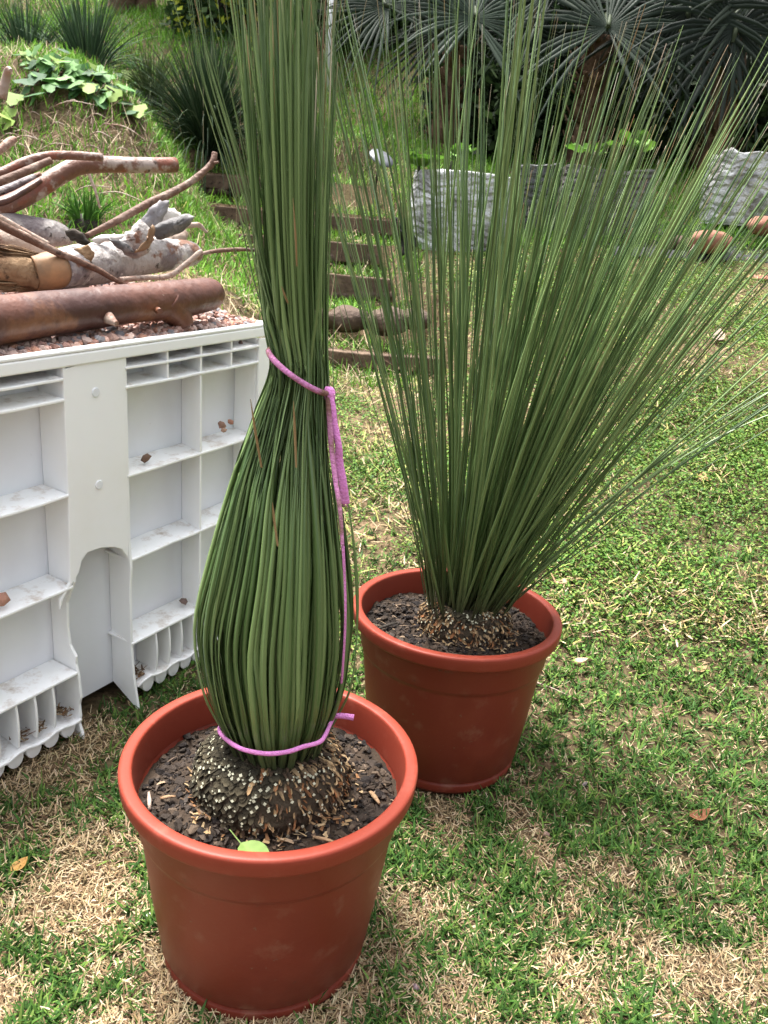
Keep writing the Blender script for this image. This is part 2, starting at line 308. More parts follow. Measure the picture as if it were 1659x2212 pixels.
# clover carpet on the middle and upper lawn
def carpet(name, x, y, size, cols, m, lift, label, cat):
    n = len(x); z = zt(x, y) + lift; az = rnd(0, 6.283, n); el = rnd(-.7, .7, n)
    d = np.c_[np.cos(az)*np.cos(el), np.sin(az)*np.cos(el), np.sin(el)]; w = np.c_[-np.sin(az), np.cos(az), rnd(-.5, .5, n)]
    c = np.c_[x, y, z]; s = size[:, None]
    V = np.stack([c - d*s*.5, c + w*s*.36 + [0, 0, 1]*s*.08, c + d*s*.5, c - w*s*.36 + [0, 0, 1]*s*.08], 1)
    b = (np.arange(n)*4)[:, None]; return tag(mesh_np(name, V.reshape(-1, 3), b + np.arange(4), m, np.repeat(cols, 4, 0)), label, cat, kind='stuff')
x, y = scatter_view(460000, 1.45, 5.4, -.35, .74); dens = smooth(1.45, 2.6, y)*np.clip(.55 + 1.2*fbm(x*3, y*3, 0, 3, 41) + .35*smooth(0., .7, x), .04, 1)*(1-.8*smooth(3.2, 3.7, y)*(1-smooth(.0, .35, x)))
k = (RNG.random(len(x)) < dens) & (x > -.75 + .0*y); x, y = x[k], y[k]; n = len(x)
carpet('clover', x, y, rnd(.007, .0125, n)*(.8+.12*y), pick([(.058,.135,.018),(.080,.165,.022),(.11,.195,.028),(.032,.080,.013),(.155,.22,.042)], n)*(1+.25*fbm(x*4,y*4,0,2,9))[:,None], M['leaf'], rnd(.006, .024, n), 'small leaved bright green ground cover carpeting the rising lawn', 'ground cover')
x, y = scatter_view(80000, 1.7, 5.4, -.35, .74); k = (RNG.random(len(x)) < .33 + .8*fbm(x*3.4, y*3.4, 0, 3, 77)); x, y = x[k], y[k]; n = len(x)
tag(blades('dry_grass', x, y, rnd(.02, .05, n), rnd(.003, .006, n), rnd(.7, 1.6, n), pick(STRAW+[(.40,.36,.12),(.32,.34,.10)], n)*.95, M['straw'], curl=rnd(-.2, .5, n), lift=rnd(.002, .012, n), tipw=.4),
    'dry yellowed grass among the ground cover of the rising lawn', 'grass', kind='stuff')
# bank and hill grass
x, y = scatter_view(300000, 3.3, 12, -1.2, .95); s_ = smooth(3.4, 4.3, y)
left = x < -.22*y + .35
bare = np.where(left & (y < 5.3), .62 + .85*fbm(x*2.6, y*2.6, 0, 3, 55), 1.0 + .5*fbm(x*1.5, y*1.5, 0, 3, 56))
lawnzone = (x > .0*y + .1) & (y < 5.2)
stair = (x > np.interp(y, _sy, _sx0) - .12) & (x < np.interp(y, _sy, _sx1) + .08) & (y > 3.7) & (y < 6.1)
k = (RNG.random(len(x)) < bare*s_*np.where(stair, .4, 1)) & ~lawnzone; x, y = x[k], y[k]; n = len(x)
cl = pick([(.085,.20,.022),(.12,.26,.028),(.16,.31,.04),(.06,.15,.02)], n)*(1 + .5*fbm(x*1.2, y*1.2, 0, 3, 61))[:, None]
tag(blades('slope_grass', x, y, rnd(.03, .085, n)*(1+.05*y), rnd(.004, .009, n)*(1+.06*y), rnd(.1, 1.1, n), cl, M['leaf'], curl=rnd(.1, .9, n)),
    'longer green grass growing on the steep garden bank and hill', 'grass', kind='stuff')
x, y = scatter(45000, -4.5, 1.0, 3.3, 6.4); k = (RNG.random(len(x)) < .3 + .9*fbm(x*2.6, y*2.6, 0, 3, 58)) & (x < -.03*y+.2); x, y = x[k], y[k]; n = len(x)
tag(blades('dry_litter', x, y, rnd(.03, .14, n), rnd(.002, .006, n), rnd(.9, 1.7, n), pick([(.30,.22,.14),(.20,.14,.09),(.12,.08,.05),(.38,.30,.2)], n), M['straw'], curl=rnd(-.2, .4, n), lift=rnd(.003, .03, n), tipw=.4, normal=True),
    'dry brown twigs and dead grass littering the bank behind the bin', 'litter', kind='stuff')

# ------------------------------------------------------------------ pots
def make_pot(c, g, label):
    root = empty('plant_pot', (c[0], c[1], g), label, 'plant pot', 'terracotta coloured plastic plant pots')
    b = MB()
    b.lathe([(.0, .004), (.142, .004), (.1455, .0), (.1472, .006), (.1475, .016), (.1470, .0185), (.1445, .0205), (.1455, .024), (.150, .03), (.1615, .115), (.1735, .222), (.1742, .2275), (.1775, .2315), (.1788, .236), (.1850, .281), (.1858, .2835),
             (.1800, .2835), (.1745, .235), (.170, .225), (.140, .014), (0, .012)])
    b.build('body', M['pot'], root)
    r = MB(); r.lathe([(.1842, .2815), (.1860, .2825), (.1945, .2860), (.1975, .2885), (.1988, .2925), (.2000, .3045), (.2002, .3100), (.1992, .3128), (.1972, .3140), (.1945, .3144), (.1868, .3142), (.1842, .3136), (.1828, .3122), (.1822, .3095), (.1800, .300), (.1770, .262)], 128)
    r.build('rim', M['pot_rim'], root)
    return root
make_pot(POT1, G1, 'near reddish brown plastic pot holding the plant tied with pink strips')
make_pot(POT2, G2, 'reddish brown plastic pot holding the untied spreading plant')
_ico = None
def clod(mb, p, s, noise=.35):
    global _ico
    if _ico is None:
        bm = bmesh.new(); bmesh.ops.create_icosphere(bm, subdivisions=1, radius=1); _ico = ([v.co.copy() for v in bm.verts], [[v.index for v in f.verts] for f in bm.faces]); bm.free()
    R = Matrix.Rotation(random.random()*6.28, 3, 'Z') @ Matrix.Rotation(random.uniform(-.6, .6), 3, 'X')
    mb.add([np.array(R @ Vector((v[0]*s[0], v[1]*s[1], v[2]*s[2])))*random.uniform(1-noise, 1+noise*.4) + p for v in _ico[0]], _ico[1], False)
def make_soil(c, g, zs, hill, label, seed):
    R = .1775; nr, ns = 60, 160; V = [(c[0], c[1], 0)]; a = np.arange(ns)/ns*2*math.pi
    rr = R*(np.arange(1, nr+1)/nr); X = c[0] + rr[:, None]*np.cos(a); Y = c[1] + rr[:, None]*np.sin(a)
    def hz(X, Y):
        d = np.hypot(X-hill[0], Y-hill[1]); return g + zs + hill[2]*np.exp(-(d/.09)**2) + .013*fbm(X*20, Y*20, 0, 3, seed) + .012*np.abs(fbm(X*60, Y*60, 0, 3, seed+5)) - .010*np.exp(-(((X-c[0]+.05)**2+(Y-c[1]+.12)**2)/.0012))
    V = np.vstack([[c[0], c[1], float(hz(c[0], c[1]))], np.c_[X.ravel(), Y.ravel(), hz(X, Y).ravel()]])
    F = [(0, 1+j, 1+(j+1) % ns, 1+(j+1) % ns) for j in range(ns)]
    mb = MB(); mb.add(V, [(0, 1+j, 1+(j+1) % ns) for j in range(ns)] + [(1+i*ns+j, 1+(i+1)*ns+j, 1+(i+1)*ns+(j+1) % ns, 1+i*ns+(j+1) % ns) for i in range(nr-1) for j in range(ns)], True)
    nb = len(mb.v); vv = np.array(mb.v); dk = fbm(vv[:, 0]*14, vv[:, 1]*14, 0, 3, seed+9); C = list(np.array((.030, .020, .013))*(1 + .5*fbm(vv[:, 0]*90, vv[:, 1]*90, 0, 2, seed+2))[:, None]*np.where(dk > .12, .35, 1.)[:, None])
    PAL = [(.046,.033,.024)]*3 + [(.030,.022,.017)]*4 + [(.013,.010,.009)]*4 + [(.06,.043,.03),(.045,.036,.03)]
    for k in range(2300):                              # clods and crumbs lying in the soil
        r = R*.97*math.sqrt(random.random()); t = random.random()*6.283; p = np.array([c[0]+r*math.cos(t), c[1]+r*math.sin(t), 0]); p[2] = hz(p[0], p[1]) + .001
        s = random.choice((.0015, .002, .0025, .003, .004, .0055, .007)); b = len(mb.v); clod(mb, p, s*np.array([random.uniform(.7, 1.9), random.uniform(.7, 1.3), random.uniform(.5, 1)]), .5); C += [np.array(random.choice(PAL))*random.uniform(.7, 1.3)]*(len(mb.v)-b)
    for k in range(150):                               # fibres and bark flakes
        r = R*.96*math.sqrt(random.random()); t = random.random()*6.283; p = np.array([c[0]+r*math.cos(t), c[1]+r*math.sin(t), 0]); p[2] = hz(p[0], p[1]) + .003
        a = random.random()*6.283; L = random.uniform(.004, .018); w = random.uniform(.0005, .0022); d = np.array([math.cos(a), math.sin(a), random.uniform(-.2, .3)])*L; sd = np.array([-math.sin(a), math.cos(a), random.uniform(-.4, .4)])*w; b = len(mb.v)
        mb.add([p - sd, p + sd, p + d*.5 + sd + [0, 0, .001], p + d*.5 - sd + [0, 0, .001], p + d + sd*.4, p + d - sd*.4], [(0, 1, 2, 3), (3, 2, 4, 5)]); C += [np.array(random.choice([(.10,.07,.05),(.15,.105,.07),(.06,.045,.035),(.24,.17,.11)]))*random.uniform(.6, 1.1)]*6
    o = mb.build('potting_soil', M['attr']); a_ = o.data.attributes.new('col', 'FLOAT_COLOR', 'POINT'); a_.data.foreach_set('color', np.c_[np.array(C), np.ones(len(C))].astype(np.float32).ravel())
    return tag(o, label, 'soil', kind='stuff'), hz
TC1 = at(597, 1600, .93); TC2 = at(1012, 1290, 1.41)
s1, hz1 = make_soil(POT1, G1, .252, (TC1[0], TC1[1], .012), 'dark crumbly potting soil in the near pot', 100)
s2, hz2 = make_soil(POT2, G2, .262, (TC2[0], TC2[1], .010), 'dark potting soil in the pot with the spreading plant', 200)

# ------------------------------------------------------------------ grass trees
def make_trunk(root, C, rx, ry, top, base, hz, seed, pale, rust):
    n = 26; ns = 90; V = []; Cc = []
    prof = [(.55, 1.02), (.74, 1.0), (.80, .97), (.90, .84), (.97, .62), (1.0, .38), (.98, .16), (.93, -.15)]
    P = np.array(prof); t = np.linspace(0, len(P)-1, n); pr = np.interp(t, np.arange(len(P)), P[:, 0]); pz = np.interp(t, np.arange(len(P)), P[:, 1])
    a = np.arange(ns)/ns*2*math.pi; H = top-base
    for i in range(n):
        for j in range(ns):
            nn = 1 + .07*float(fbm(math.cos(a[j])*3, math.sin(a[j])*3, pz[i]*3, 2, seed))
            V.append((C[0]+pr[i]*rx*nn*math.cos(a[j]), C[1]+pr[i]*ry*nn*math.sin(a[j]), base+pz[i]*H))
    V.append((C[0], C[1], top)); F = [(i*ns+j, (i+1)*ns+j, (i+1)*ns+(j+1) % ns, i*ns+(j+1) % ns) for i in range(n-1) for j in range(ns)]
    F += [(len(V)-1, j, (j+1) % ns, (j+1) % ns) for j in range(ns)]
    nb = len(V); V = np.array(V); cc = np.tile(np.array([(.045, .034, .022)]), (nb, 1))
    # persistent leaf bases: overlapping scales ending in pale or tan tips
    sv, sf, scol = [], [], []
    rows = 21
    for r in range(rows):
        tz0 = (r+.2)/rows; m = int(58 + 12*math.sin(tz0*3))
        for q in range(m):
            ang = (q + .5*(r % 2))/m*6.283 + random.gauss(0, .03); isr = rust(ang, tz0)
            tz = min(1, max(0, tz0 + random.gauss(0, .035 if isr else .012))); k = .35 + tz*6.55
            if isr and random.random() < .12: continue
            R_ = np.interp(k, np.arange(len(P)), P[:, 0]); Z_ = np.interp(k, np.arange(len(P)), P[:, 1]) + random.uniform(-.02, .02)
            o = np.array([math.cos(ang)*rx, math.sin(ang)*ry, 0]); nrm = np.array([math.cos(ang), math.sin(ang), 1.1-1.3*tz]); nrm /= np.linalg.norm(nrm)
            p = np.array([C[0], C[1], base+Z_*H]) + o*R_*(1 + .07*float(fbm(math.cos(ang)*3, math.sin(ang)*3, Z_*3, 2, seed)))
            side = np.array([-math.sin(ang), math.cos(ang), 0]); up = np.cross(nrm, side); up = up if up[2] > 0 else -up
            a2 = random.gauss(0, .5 if isr else .15); side, up = side*math.cos(a2) + up*math.sin(a2), up*math.cos(a2) - side*math.sin(a2)
            g = random.uniform(.45, 1.35) if isr else random.uniform(.8, 1.2)
            w = random.uniform(.0018, .0034)*g*(.72 if isr else 1.7); h = random.uniform(.005, .0085)*g*(1.25 if isr else 1); ou = random.uniform(.001, .007) if isr else random.uniform(.003, .0055)
            pl = random.random() < pale(ang, tz)
            b = len(sv) + nb                            # pointed scale, thick at its lower lip
            sv += [p - side*w*1.1 + up*h*.8, p + side*w*1.1 + up*h*.8, p - up*h*.1 + nrm*ou + side*w*.9, p - up*h*.5 + nrm*ou, p - up*h*.1 + nrm*ou - side*w*.9, p - up*h*.45 - nrm*.003]
            sf += [(b, b+1, b+2, b+3), (b, b+3, b+4, b+4), (b+4, b+3, b+5, b+5), (b+3, b+2, b+5, b+5)]
            base_c = np.array((.040, .033, .020)) if not isr else np.array(random.choice([(.25, .165, .085), (.19, .085, .036), (.33, .23, .125), (.17, .115, .065), (.07, .045, .028), (.035, .024, .016)]))
            base_c = base_c*random.uniform(.5, 1.4); tip = np.array((.46, .45, .33))
            scol += [base_c*.5, base_c*.5, base_c*1.2, base_c*1.6, base_c*1.2, base_c*.4]
            if pl:                                     # cut face of an old leaf, a small pale diamond
                b = len(sv)+nb; c0 = p + nrm*(ou+.0010) - up*h*.2; ww = random.uniform(.0014, .0030); hh = ww*random.uniform(.6, 1.1)
                sv += [c0 - side*ww, c0 - up*hh, c0 + side*ww, c0 + up*hh]; sf += [(b, b+1, b+2, b+3)]; scol += [tip*random.uniform(.6, 1.1)]*4
    for q in range(260):                               # loose flakes at the foot
        ang = random.uniform(0, 6.283); rr = random.uniform(.95, 1.12 + .1*(math.cos(ang+.9) > 0)); p = np.array([C[0] + math.cos(ang)*rx*rr, C[1] + math.sin(ang)*ry*rr, 0]); p[2] = float(hz(p[0], p[1])) + random.uniform(.001, .006)
        a2 = random.random()*6.283; w = random.uniform(.001, .003); L = random.uniform(.004, .012); d = np.array([math.cos(a2), math.sin(a2), random.uniform(-.3, .5)])*L; s2 = np.array([-math.sin(a2), math.cos(a2), .3])*w; b = len(sv)+nb
        sv += [p - s2, p + s2, p + d + s2*.5, p + d - s2*.5]; sf += [(b, b+1, b+2, b+3)]; scol += [np.array(random.choice([(.26, .175, .09), (.18, .09, .04), (.32, .23, .13), (.07, .045, .03)]))*random.uniform(.6, 1.2)]*4
    V = np.vstack([V, np.array(sv)]); cc = np.vstack([cc, np.array(scol)])
    me = bpy.data.meshes.new('trunk'); me.from_pydata([tuple(p) for p in V], [], [list(dict.fromkeys(f)) for f in F] + [list(dict.fromkeys(f)) for f in sf]); me.materials.append(M['attr'])
    at_ = me.attributes.new('col', 'FLOAT_COLOR', 'POINT'); at_.data.foreach_set('color', np.c_[cc, np.ones(len(cc))].astype(np.float32).ravel())
    o = bpy.data.objects.new('trunk', me); COL.objects.link(o); o.parent = root
    return o
def needles(name, paths, width, col, root, m, center=None, twist=None):
    """four-sided leaves along paths (N,S,3); width (N,S); col (N,S,3)"""
    N, S, _ = paths.shape; T = np.gradient(paths, axis=1); T /= np.linalg.norm(T, axis=2)[..., None] + 1e-9
    if center is None: rad = np.tile(np.array([0, -1., 0]), (N, S, 1))
    else: rad = paths - center
    rad = rad - T*(rad*T).sum(2)[..., None]; rad /= np.linalg.norm(rad, axis=2)[..., None] + 1e-9
    tw = (rnd(-.75, .75, N) if twist is None else twist)[:, None, None]; side = np.cross(T, rad)
    w = side*np.cos(tw) + rad*np.sin(tw); h = rad*np.cos(tw) - side*np.sin(tw)
    ww = width[..., None]
    ring = np.stack([paths + w*ww*.5, paths + h*ww*.13, paths - w*ww*.5, paths - h*ww*.13], 2)   # N,S,4,3
    V = ring.reshape(-1, 3); b = (np.arange(N)*S*4)[:, None]
    F = np.concatenate([b + np.array([s*4+j, s*4+(j+1) % 4, (s+1)*4+(j+1) % 4, (s+1)*4+j]) for s in range(S-1) for j in range(4)])
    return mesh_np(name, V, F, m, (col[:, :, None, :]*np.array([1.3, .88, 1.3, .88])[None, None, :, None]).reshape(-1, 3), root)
def leafcol(N, S, tipfrac, cut, base=(.075, .125, .035), light=(.15, .22, .075)):
    f = (RNG.random(N)**1.6)[:, None, None]; c = np.array(base)*(1-f) + np.array(light)*f
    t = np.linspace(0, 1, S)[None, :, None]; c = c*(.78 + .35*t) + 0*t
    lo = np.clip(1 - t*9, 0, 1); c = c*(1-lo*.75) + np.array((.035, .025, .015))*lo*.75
    tl = np.where(RNG.random(N) < .75, rnd(.02, tipfrac, N), 0)[:, None, None]
    k = np.clip((t - (1-tl))/(.02), 0, 1)*(tl > 0); tan = pick([(.34, .25, .14), (.48, .41, .32), (.28, .17, .075), (.20, .125, .065)], N)[:, None, :]
    return c*(1-k) + tan*k

# front plant, gathered and tied
F1 = empty('grass_tree', (POT1[0], POT1[1], G1 + .25), 'grass tree in the near pot with its long leaves tied into a bundle', 'potted plant', 'grass trees in pots')
make_trunk(F1, np.array([TC1[0]-.004, TC1[1]]), .104, .100, float(TC1[2])-.006, float(hz1(TC1[0], TC1[1]-.1))-.012, hz1, 5,
           lambda a, t: (.5 if math.cos(a-3.9) > -.1 else .18)*(1-.5*t), lambda a, t: math.cos(a+.45) > .55-.45*t + .2*math.sin(9*a+7*t) or t > .86 + .1*math.sin(5*a))
def front_paths(N, S=44):
    th = rnd(0, 2*math.pi, N); rho = np.sqrt(rnd(.05, 1, N))
    # (px, py, y, half-width across, half-depth, jitter)
    lev = [(597, 1614, .93, .060, .060, .003), (595, 1550, .93, .074, .068, .004), (594, 1475, .93, .090, .080, .005), (592, 1350, .94, .099, .086, .006), (604, 1200, .94, .083, .070, .005), (617, 1040, .945, .063, .054, .004),
           (634, 900, .95, .0455, .042, .003), (648, 800, .952, .0345, .034, .002), (640, 700, .955, .036, .036, .003), (632, 520, .955, .041, .046, .003), (629, 250, .95, .046, .056, .004), (627, 0, .945, .049, .062, .006), (630, -380, .93, .062, .08, .010), (632, -640, .92, .075, .095, .014)]
    K = np.zeros((len(lev), N, 3)); jit0 = RNG.normal(0, .8, (N, 3))*[1, 1, .2]; twd = rnd(-.35, .35, N)
    for i, (px, py, y, hw, hd, j) in enumerate(lev):
        c = at(px, py, y); rr = rho if i == 0 or i > 6 else .72 + .28*rho if i in (1, 2, 3) else (.75 + .25*rho) if i == 4 else .62 + .38*rho if i == 5 else .15 + .85*rho
        ph = th + twd*smooth(4, 8, i)
        tilt = (lambda s: -.55*s) if i in (6,) else (lambda s: 0*s)
        dx = np.cos(ph)*rr*hw; K[i] = c + np.c_[dx, np.sin(ph)*rr*hd, 0*dx] + jit0*j*(1+.15*i) + RNG.normal(0, j*.22, (N, 3))*[1, 1, .2]
    end = np.clip(rnd(.78, 1.0, N), 0, 1)*(len(lev)-1); out = np.zeros((N, S, 3))
    Q = np.concatenate([[2*K[0]-K[1]], K, [2*K[-1]-K[-2]]])
    for s in range(S):
        t = np.minimum(end*s/(S-1), len(lev)-1-1e-5); i = t.astype(int); u = (t-i)[:, None]; n = np.arange(N)
        a, b, c, d = Q[i, n], Q[i+1, n], Q[i+2, n], Q[i+3, n]
        out[:, s] = .5*(2*b + (c-a)*u + (2*a-5*b+4*c-d)*u*u + (3*b-a-3*c+d)*u**3)
    return out
N, S = 225, 44; Pp = front_paths(N, S); tt = np.linspace(0, 1, S)[None]
wd = rnd(.0052, .0088, N)[:, None]*np.interp(tt, [0, .1, .3, .5, .8, 1], [.9, 1.0, 1.0, .62, .48, .15])
# leaves that escape the bundle above the tie, each with the path it takes
def esc(px): return np.stack([spline([at(*p) for p in pts], S) for pts in px])
E_ = esc([[(592,1585,.92),(560,1380,.86),(592,1000,.92),(604,800,.92),(585,735,.92),(520,565,.91),(450,440,.90),(388,322,.89)],
          [(590,1590,.93),(550,1350,.9),(590,1000,.93),(605,800,.93),(580,690,.93),(575,640,.93),(520,470,.93),(440,215,.92),(374,0,.91),(350,-80,.9)],
          [(610,1590,.93),(600,1350,.88),(610,1000,.93),(625,800,.93),(590,640,.93),(520,400,.93),(455,180,.93),(418,40,.93)],
          [(610,1590,.93),(600,1350,.9),(610,1000,.93),(620,800,.93),(592,640,.94),(540,400,.94),(490,160,.93),(440,-30,.93)],
          [(600,1590,.93),(600,1350,.9),(610,1000,.93),(620,800,.93),(600,640,.94),(560,400,.94),(520,180,.93),(470,-60,.93)],
          [(600,1590,.93),(610,1350,.9),(610,1000,.93),(625,800,.93),(605,640,.94),(560,380,.94),(505,140,.93),(452,30,.93)],
          [(600,1590,.94),(610,1350,.9),(620,1000,.93),(640,800,.93),(620,640,.93),(580,380,.92),(530,140,.92),(478,40,.92)],
          [(600,1590,.94),(610,1350,.9),(620,1000,.93),(640,800,.93),(650,640,.92),(650,380,.91),(655,140,.90),(640,-100,.89)],
          [(640,1590,.94),(690,1350,.9),(680,1000,.93),(670,800,.93),(688,640,.92),(694,380,.91),(685,140,.90),(670,0,.89)]])
more_ = []
for k in range(22):
    xe = random.uniform(395, 560); ye = random.uniform(-160, 120) if k % 3 else random.uniform(-260, -60); f_ = (560-xe)/165; xm = 600 - 30*f_ + random.uniform(-12, 14); yy = random.uniform(.91, .96)
    more_.append([(600+random.uniform(-60, 60),1590,.94),(600+random.uniform(-100, 60),1350,.9),(612,1000,.93),(618+random.uniform(-25, 20),800,.935),(xm,640,yy),(.55*xm+.45*xe+12,370,yy),(.2*xm+.8*xe+4,150,yy-.01),(xe,ye,yy-.01)])
E_ = np.concatenate([E_, esc(more_)]); Pp = np.concatenate([Pp, E_]); wd = np.concatenate([wd, np.tile(.0054*np.interp(tt, [0, .3, .6, 1], [1, 1, .62, .12]), (len(E_), 1))])
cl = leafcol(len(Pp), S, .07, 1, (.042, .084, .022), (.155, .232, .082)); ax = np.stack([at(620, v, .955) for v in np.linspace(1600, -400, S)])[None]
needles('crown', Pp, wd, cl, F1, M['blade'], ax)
dp = []
for pts in [[(565,1010,.86),(552,935,.85),(541,862,.84)], [(640,1010,.885),(637,935,.885),(634,866,.88)], [(641,575,.90),(639,520,.89),(633,428,.88)], [(622,655,.905),(616,640,.90),(608,618,.895)], [(600,1180,.85),(592,1120,.85),(588,1085,.845)]]:
    dp.append(spline([at(*p) for p in pts], 8))
for q in dp: needles('dead_leaf_tip', q[None], .0030*np.interp(np.linspace(0, 1, 8), [0, .6, 1], [.8, 1, .2])[None], np.tile(np.array((.24, .16, .075)), (1, 8, 1)), F1, M['straw'])
settle(F1)

# rear plant, open fan
F2 = empty('grass_tree', (POT2[0], POT2[1], G2 + .26), 'grass tree with loose leaves fanning out of the pot standing behind', 'potted plant', 'grass trees in pots')
make_trunk(F2, np.array([TC2[0], TC2[1]]), .086, .080, float(TC2[2])-.010, float(hz2(TC2[0], TC2[1]-.08))-.014, hz2, 9,
           lambda a, t: .22, lambda a, t: t > .25 + .15*math.sin(3*a) or math.cos(a+.2) > .5)
N, S = 490, 30
mix = RNG.random(N)
lat = np.where(mix < .56, .19 + RNG.normal(0, .14, N), np.where(mix < .83, rnd(-.34, .50, N), np.where(mix < .973, rnd(-.36, .12, N), rnd(.5, 1.0, N))))
dep = RNG.normal(-.02, .17, N)*np.where(lat > .5, .7, 1.); 
d = np.c_[lat, dep, np.ones(N)]; d /= np.linalg.norm(d, axis=1)[:, None]
L = np.where(lat < .02, rnd(.85, 1.2, N), rnd(.72, 1.02, N)); L = np.where(lat > .5, rnd(.8, 1.1, N), L)
ax0 = np.clip((lat-.16)/.42, -1, 1)*.055 + RNG.normal(0, .012, N)
bx = TC2[0] + ax0; by = TC2[1] + np.clip(dep/.4, -1, 1)*.05 + RNG.normal(0, .012, N); bz = TC2[2] - .012 - .25*np.abs(ax0)
t = np.linspace(0, 1, S); up = np.array([.05, 0, 1.])
Pp = np.zeros((N, S, 3)); bend = rnd(-.03, .05, N); j1 = RNG.normal(0, .012, (N, 3)); cv = RNG.normal(.045, .04, N)
for s in range(S):
    q = np.c_[bx, by, bz] + d*(L*t[s])[:, None] + j1*math.sin(t[s]*3.1416)
    outd = d.copy(); outd[:, 2] = 0
    q = q + outd*(cv*t[s]**2*L)[:, None] + np.c_[np.zeros(N), np.zeros(N), -np.maximum(lat-.5, 0)*.22*t[s]**3]
    Pp[:, s] = q
wd = rnd(.0040, .0062, N)[:, None]*np.interp(t, [0, .08, .4, .8, 1], [1.2, 1.12, .92, .64, .15])[None]
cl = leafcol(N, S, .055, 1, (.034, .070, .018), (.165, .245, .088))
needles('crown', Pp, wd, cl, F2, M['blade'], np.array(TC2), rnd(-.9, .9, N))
settle(F2)

# ------------------------------------------------------------------ pink ties
def strip(name, pts, R, flat, m, root=None, n=60, seg=10):
    mb = MB(); P, r = spline(pts, n, R if hasattr(R, '__len__') else [R]*len(pts)); mb.tube(P, r, seg, .12, 3, flat, True, 60); return mb.build(name, m, root)
T1 = empty('fabric_tie', at(712, 850, .95), 'pink cloth strip knotted around the waist of the leaf bundle', 'tie', 'pink cloth ties')
ca, cb = at(583, 757, .945), at(711, 846, .945); cc_ = (ca+cb)/2; hx = (cb-ca)/2
loop = [cc_ + hx*1.03*math.cos(a) + np.array([0, -.0385, -.002])*math.sin(a) for a in np.linspace(0, 2*math.pi, 25)]
strip('loop', loop, .0030, 1.15, M['pink_dirty'], T1, 120)
kn = MB(); kp = at(712, 852, .938); kn.tube([kp + np.array(v)*.001 for v in ((-1, 0, 9), (-1, -1, 5), (0, -2, 0), (1, -1, -5), (1, 0, -9))], [.004, .0068, .0072, .0065, .004], 12, .25, 2, 1, True, 150); kn.build('knot', M['pink'], T1)
tl = [at(712, 852, .932), at(719, 880, .928), at(722, 915, .925), at(731, 960, .920), at(733, 1000, .921), at(741, 1045, .918), at(745, 1088, .92)]
strip('tail', tl, [.0034, .0038, .0046, .0042, .0054, .005, .0062], .36, M['pink'], T1)
fr = MB()
for k in range(9):
    e = at(738+k*1.7, 1084+random.uniform(-2, 2), .92); fr.tube([e, e + np.array([random.uniform(-.003, .003), 0, -.006*random.uniform(.5, 1.3)])], [.0006, .0003], 4)
fr.build('frayed_end', M['pink'], T1)
strip('tail', [at(708, 856, .932), at(712, 910, .922), at(717, 975, .91), at(725, 1040, .895), at(735, 1105, .875), at(740, 1180, .86)], [.003, .0034, .0034, .003, .0026, .0022], .8, M['pink_dirty'], T1)
settle(T1)
T2 = empty('fabric_tie', at(720, 1550, .93), 'thin pink cord looped around the base of the tied leaves above the scaly trunk', 'tie', 'pink cloth ties')
lp = [at(*p) for p in [(478,1560,.93),(474,1580,.90),(492,1600,.875),(520,1617,.855),(556,1626,.848),(590,1628,.845),(625,1623,.85),(655,1613,.856),(690,1603,.865),(703,1587,.88),(712,1567,.90),(720,1550,.915)]]
strip('loop', lp, .0025, 1.25, M['pink'], T2, 90)
strip('tail', [at(716,1556,.915), at(722,1547,.912), at(745,1547,.91), at(764,1550,.91)], [.003, .0036, .004, .0044], .9, M['pink'], T2, 30)
strip('tail', [at(718,1552,.93), at(735,1490,.91), at(742,1420,.885), at(746,1340,.87), at(745,1260,.865), at(741,1180,.862)], [.0022, .0018, .0015, .0015, .0015, .0018], 1, M['pink'], T2)
settle(T2)

# ------------------------------------------------------------------ white bin (local x along the face, y inward, z up)
BANG = math.atan2(BU[1], BU[0])
BIN = empty('pallet_bin', (BA[0], BA[1], 0), 'white ribbed plastic pallet bin with a torn fork opening, heaped with gravel', 'bin', rz=BANG)
ZT, X0, X1, D = .768, -.56, .675, .07
def zz(z): return z + Z0
soil_tops(M['white'])
def sl_(x, y, z): return (x, y, z + (.036*x if z > .55 else 0))
mb = MB(); mb.box(X0, X1-.004, D, D+.012, zz(-.948), ZT-.01, tf=sl_); mb.box(X0, X0+.012, D+.012, .98, zz(-.94), ZT-.01, tf=sl_); mb.box(X1-.016, X1-.004, D+.012, .98, zz(-.94), ZT-.01, tf=sl_); mb.box(X0, X1-.004, .98, .992, zz(-.94), ZT-.01, tf=sl_); mb.box(X0+.012, X1-.016, D+.012, .98, zz(-.92), zz(-.90), tf=sl_)
mb.build('wall', M['white_panel'], BIN)
mb = MB()                                              # rim round the top, hollow in plan
mb.box(X0-.01, X1, -.004, .014, ZT-.008, ZT, tf=sl_); mb.box(X0-.01, X1, -.004, .002, ZT-.030, ZT-.0083, tf=sl_); mb.box(X1-.018, X1+.002, .0145, 1.0, ZT-.035, ZT, tf=sl_); mb.box(X0-.01, X1-.0185, .975, 1.0, ZT-.035, ZT, tf=sl_)
mb.build('rim', M['white'], BIN, .003)
arch = [(.226,-.633),(.212,-.612),(.194,-.602),(.16,-.593),(.127,-.593),(.113,-.605),(.106,-.626),(.085,-.647),(.068,-.666),(.059,-.686)]
mb = MB(); mb.prism([(.092, ZT-.0305), (.059, zz(-.686))][:1] + [(.092, ZT-.0100), (.230, ZT-.0060)][1:] + [(.2285, zz(-.645))] + [(a, zz(b)) for a, b in arch] + [(.060, zz(-.666)), (.085, zz(-.640)), (.090, zz(-.5))], -.001, .006)
mb.build('post', M['white'], BIN, .0025)
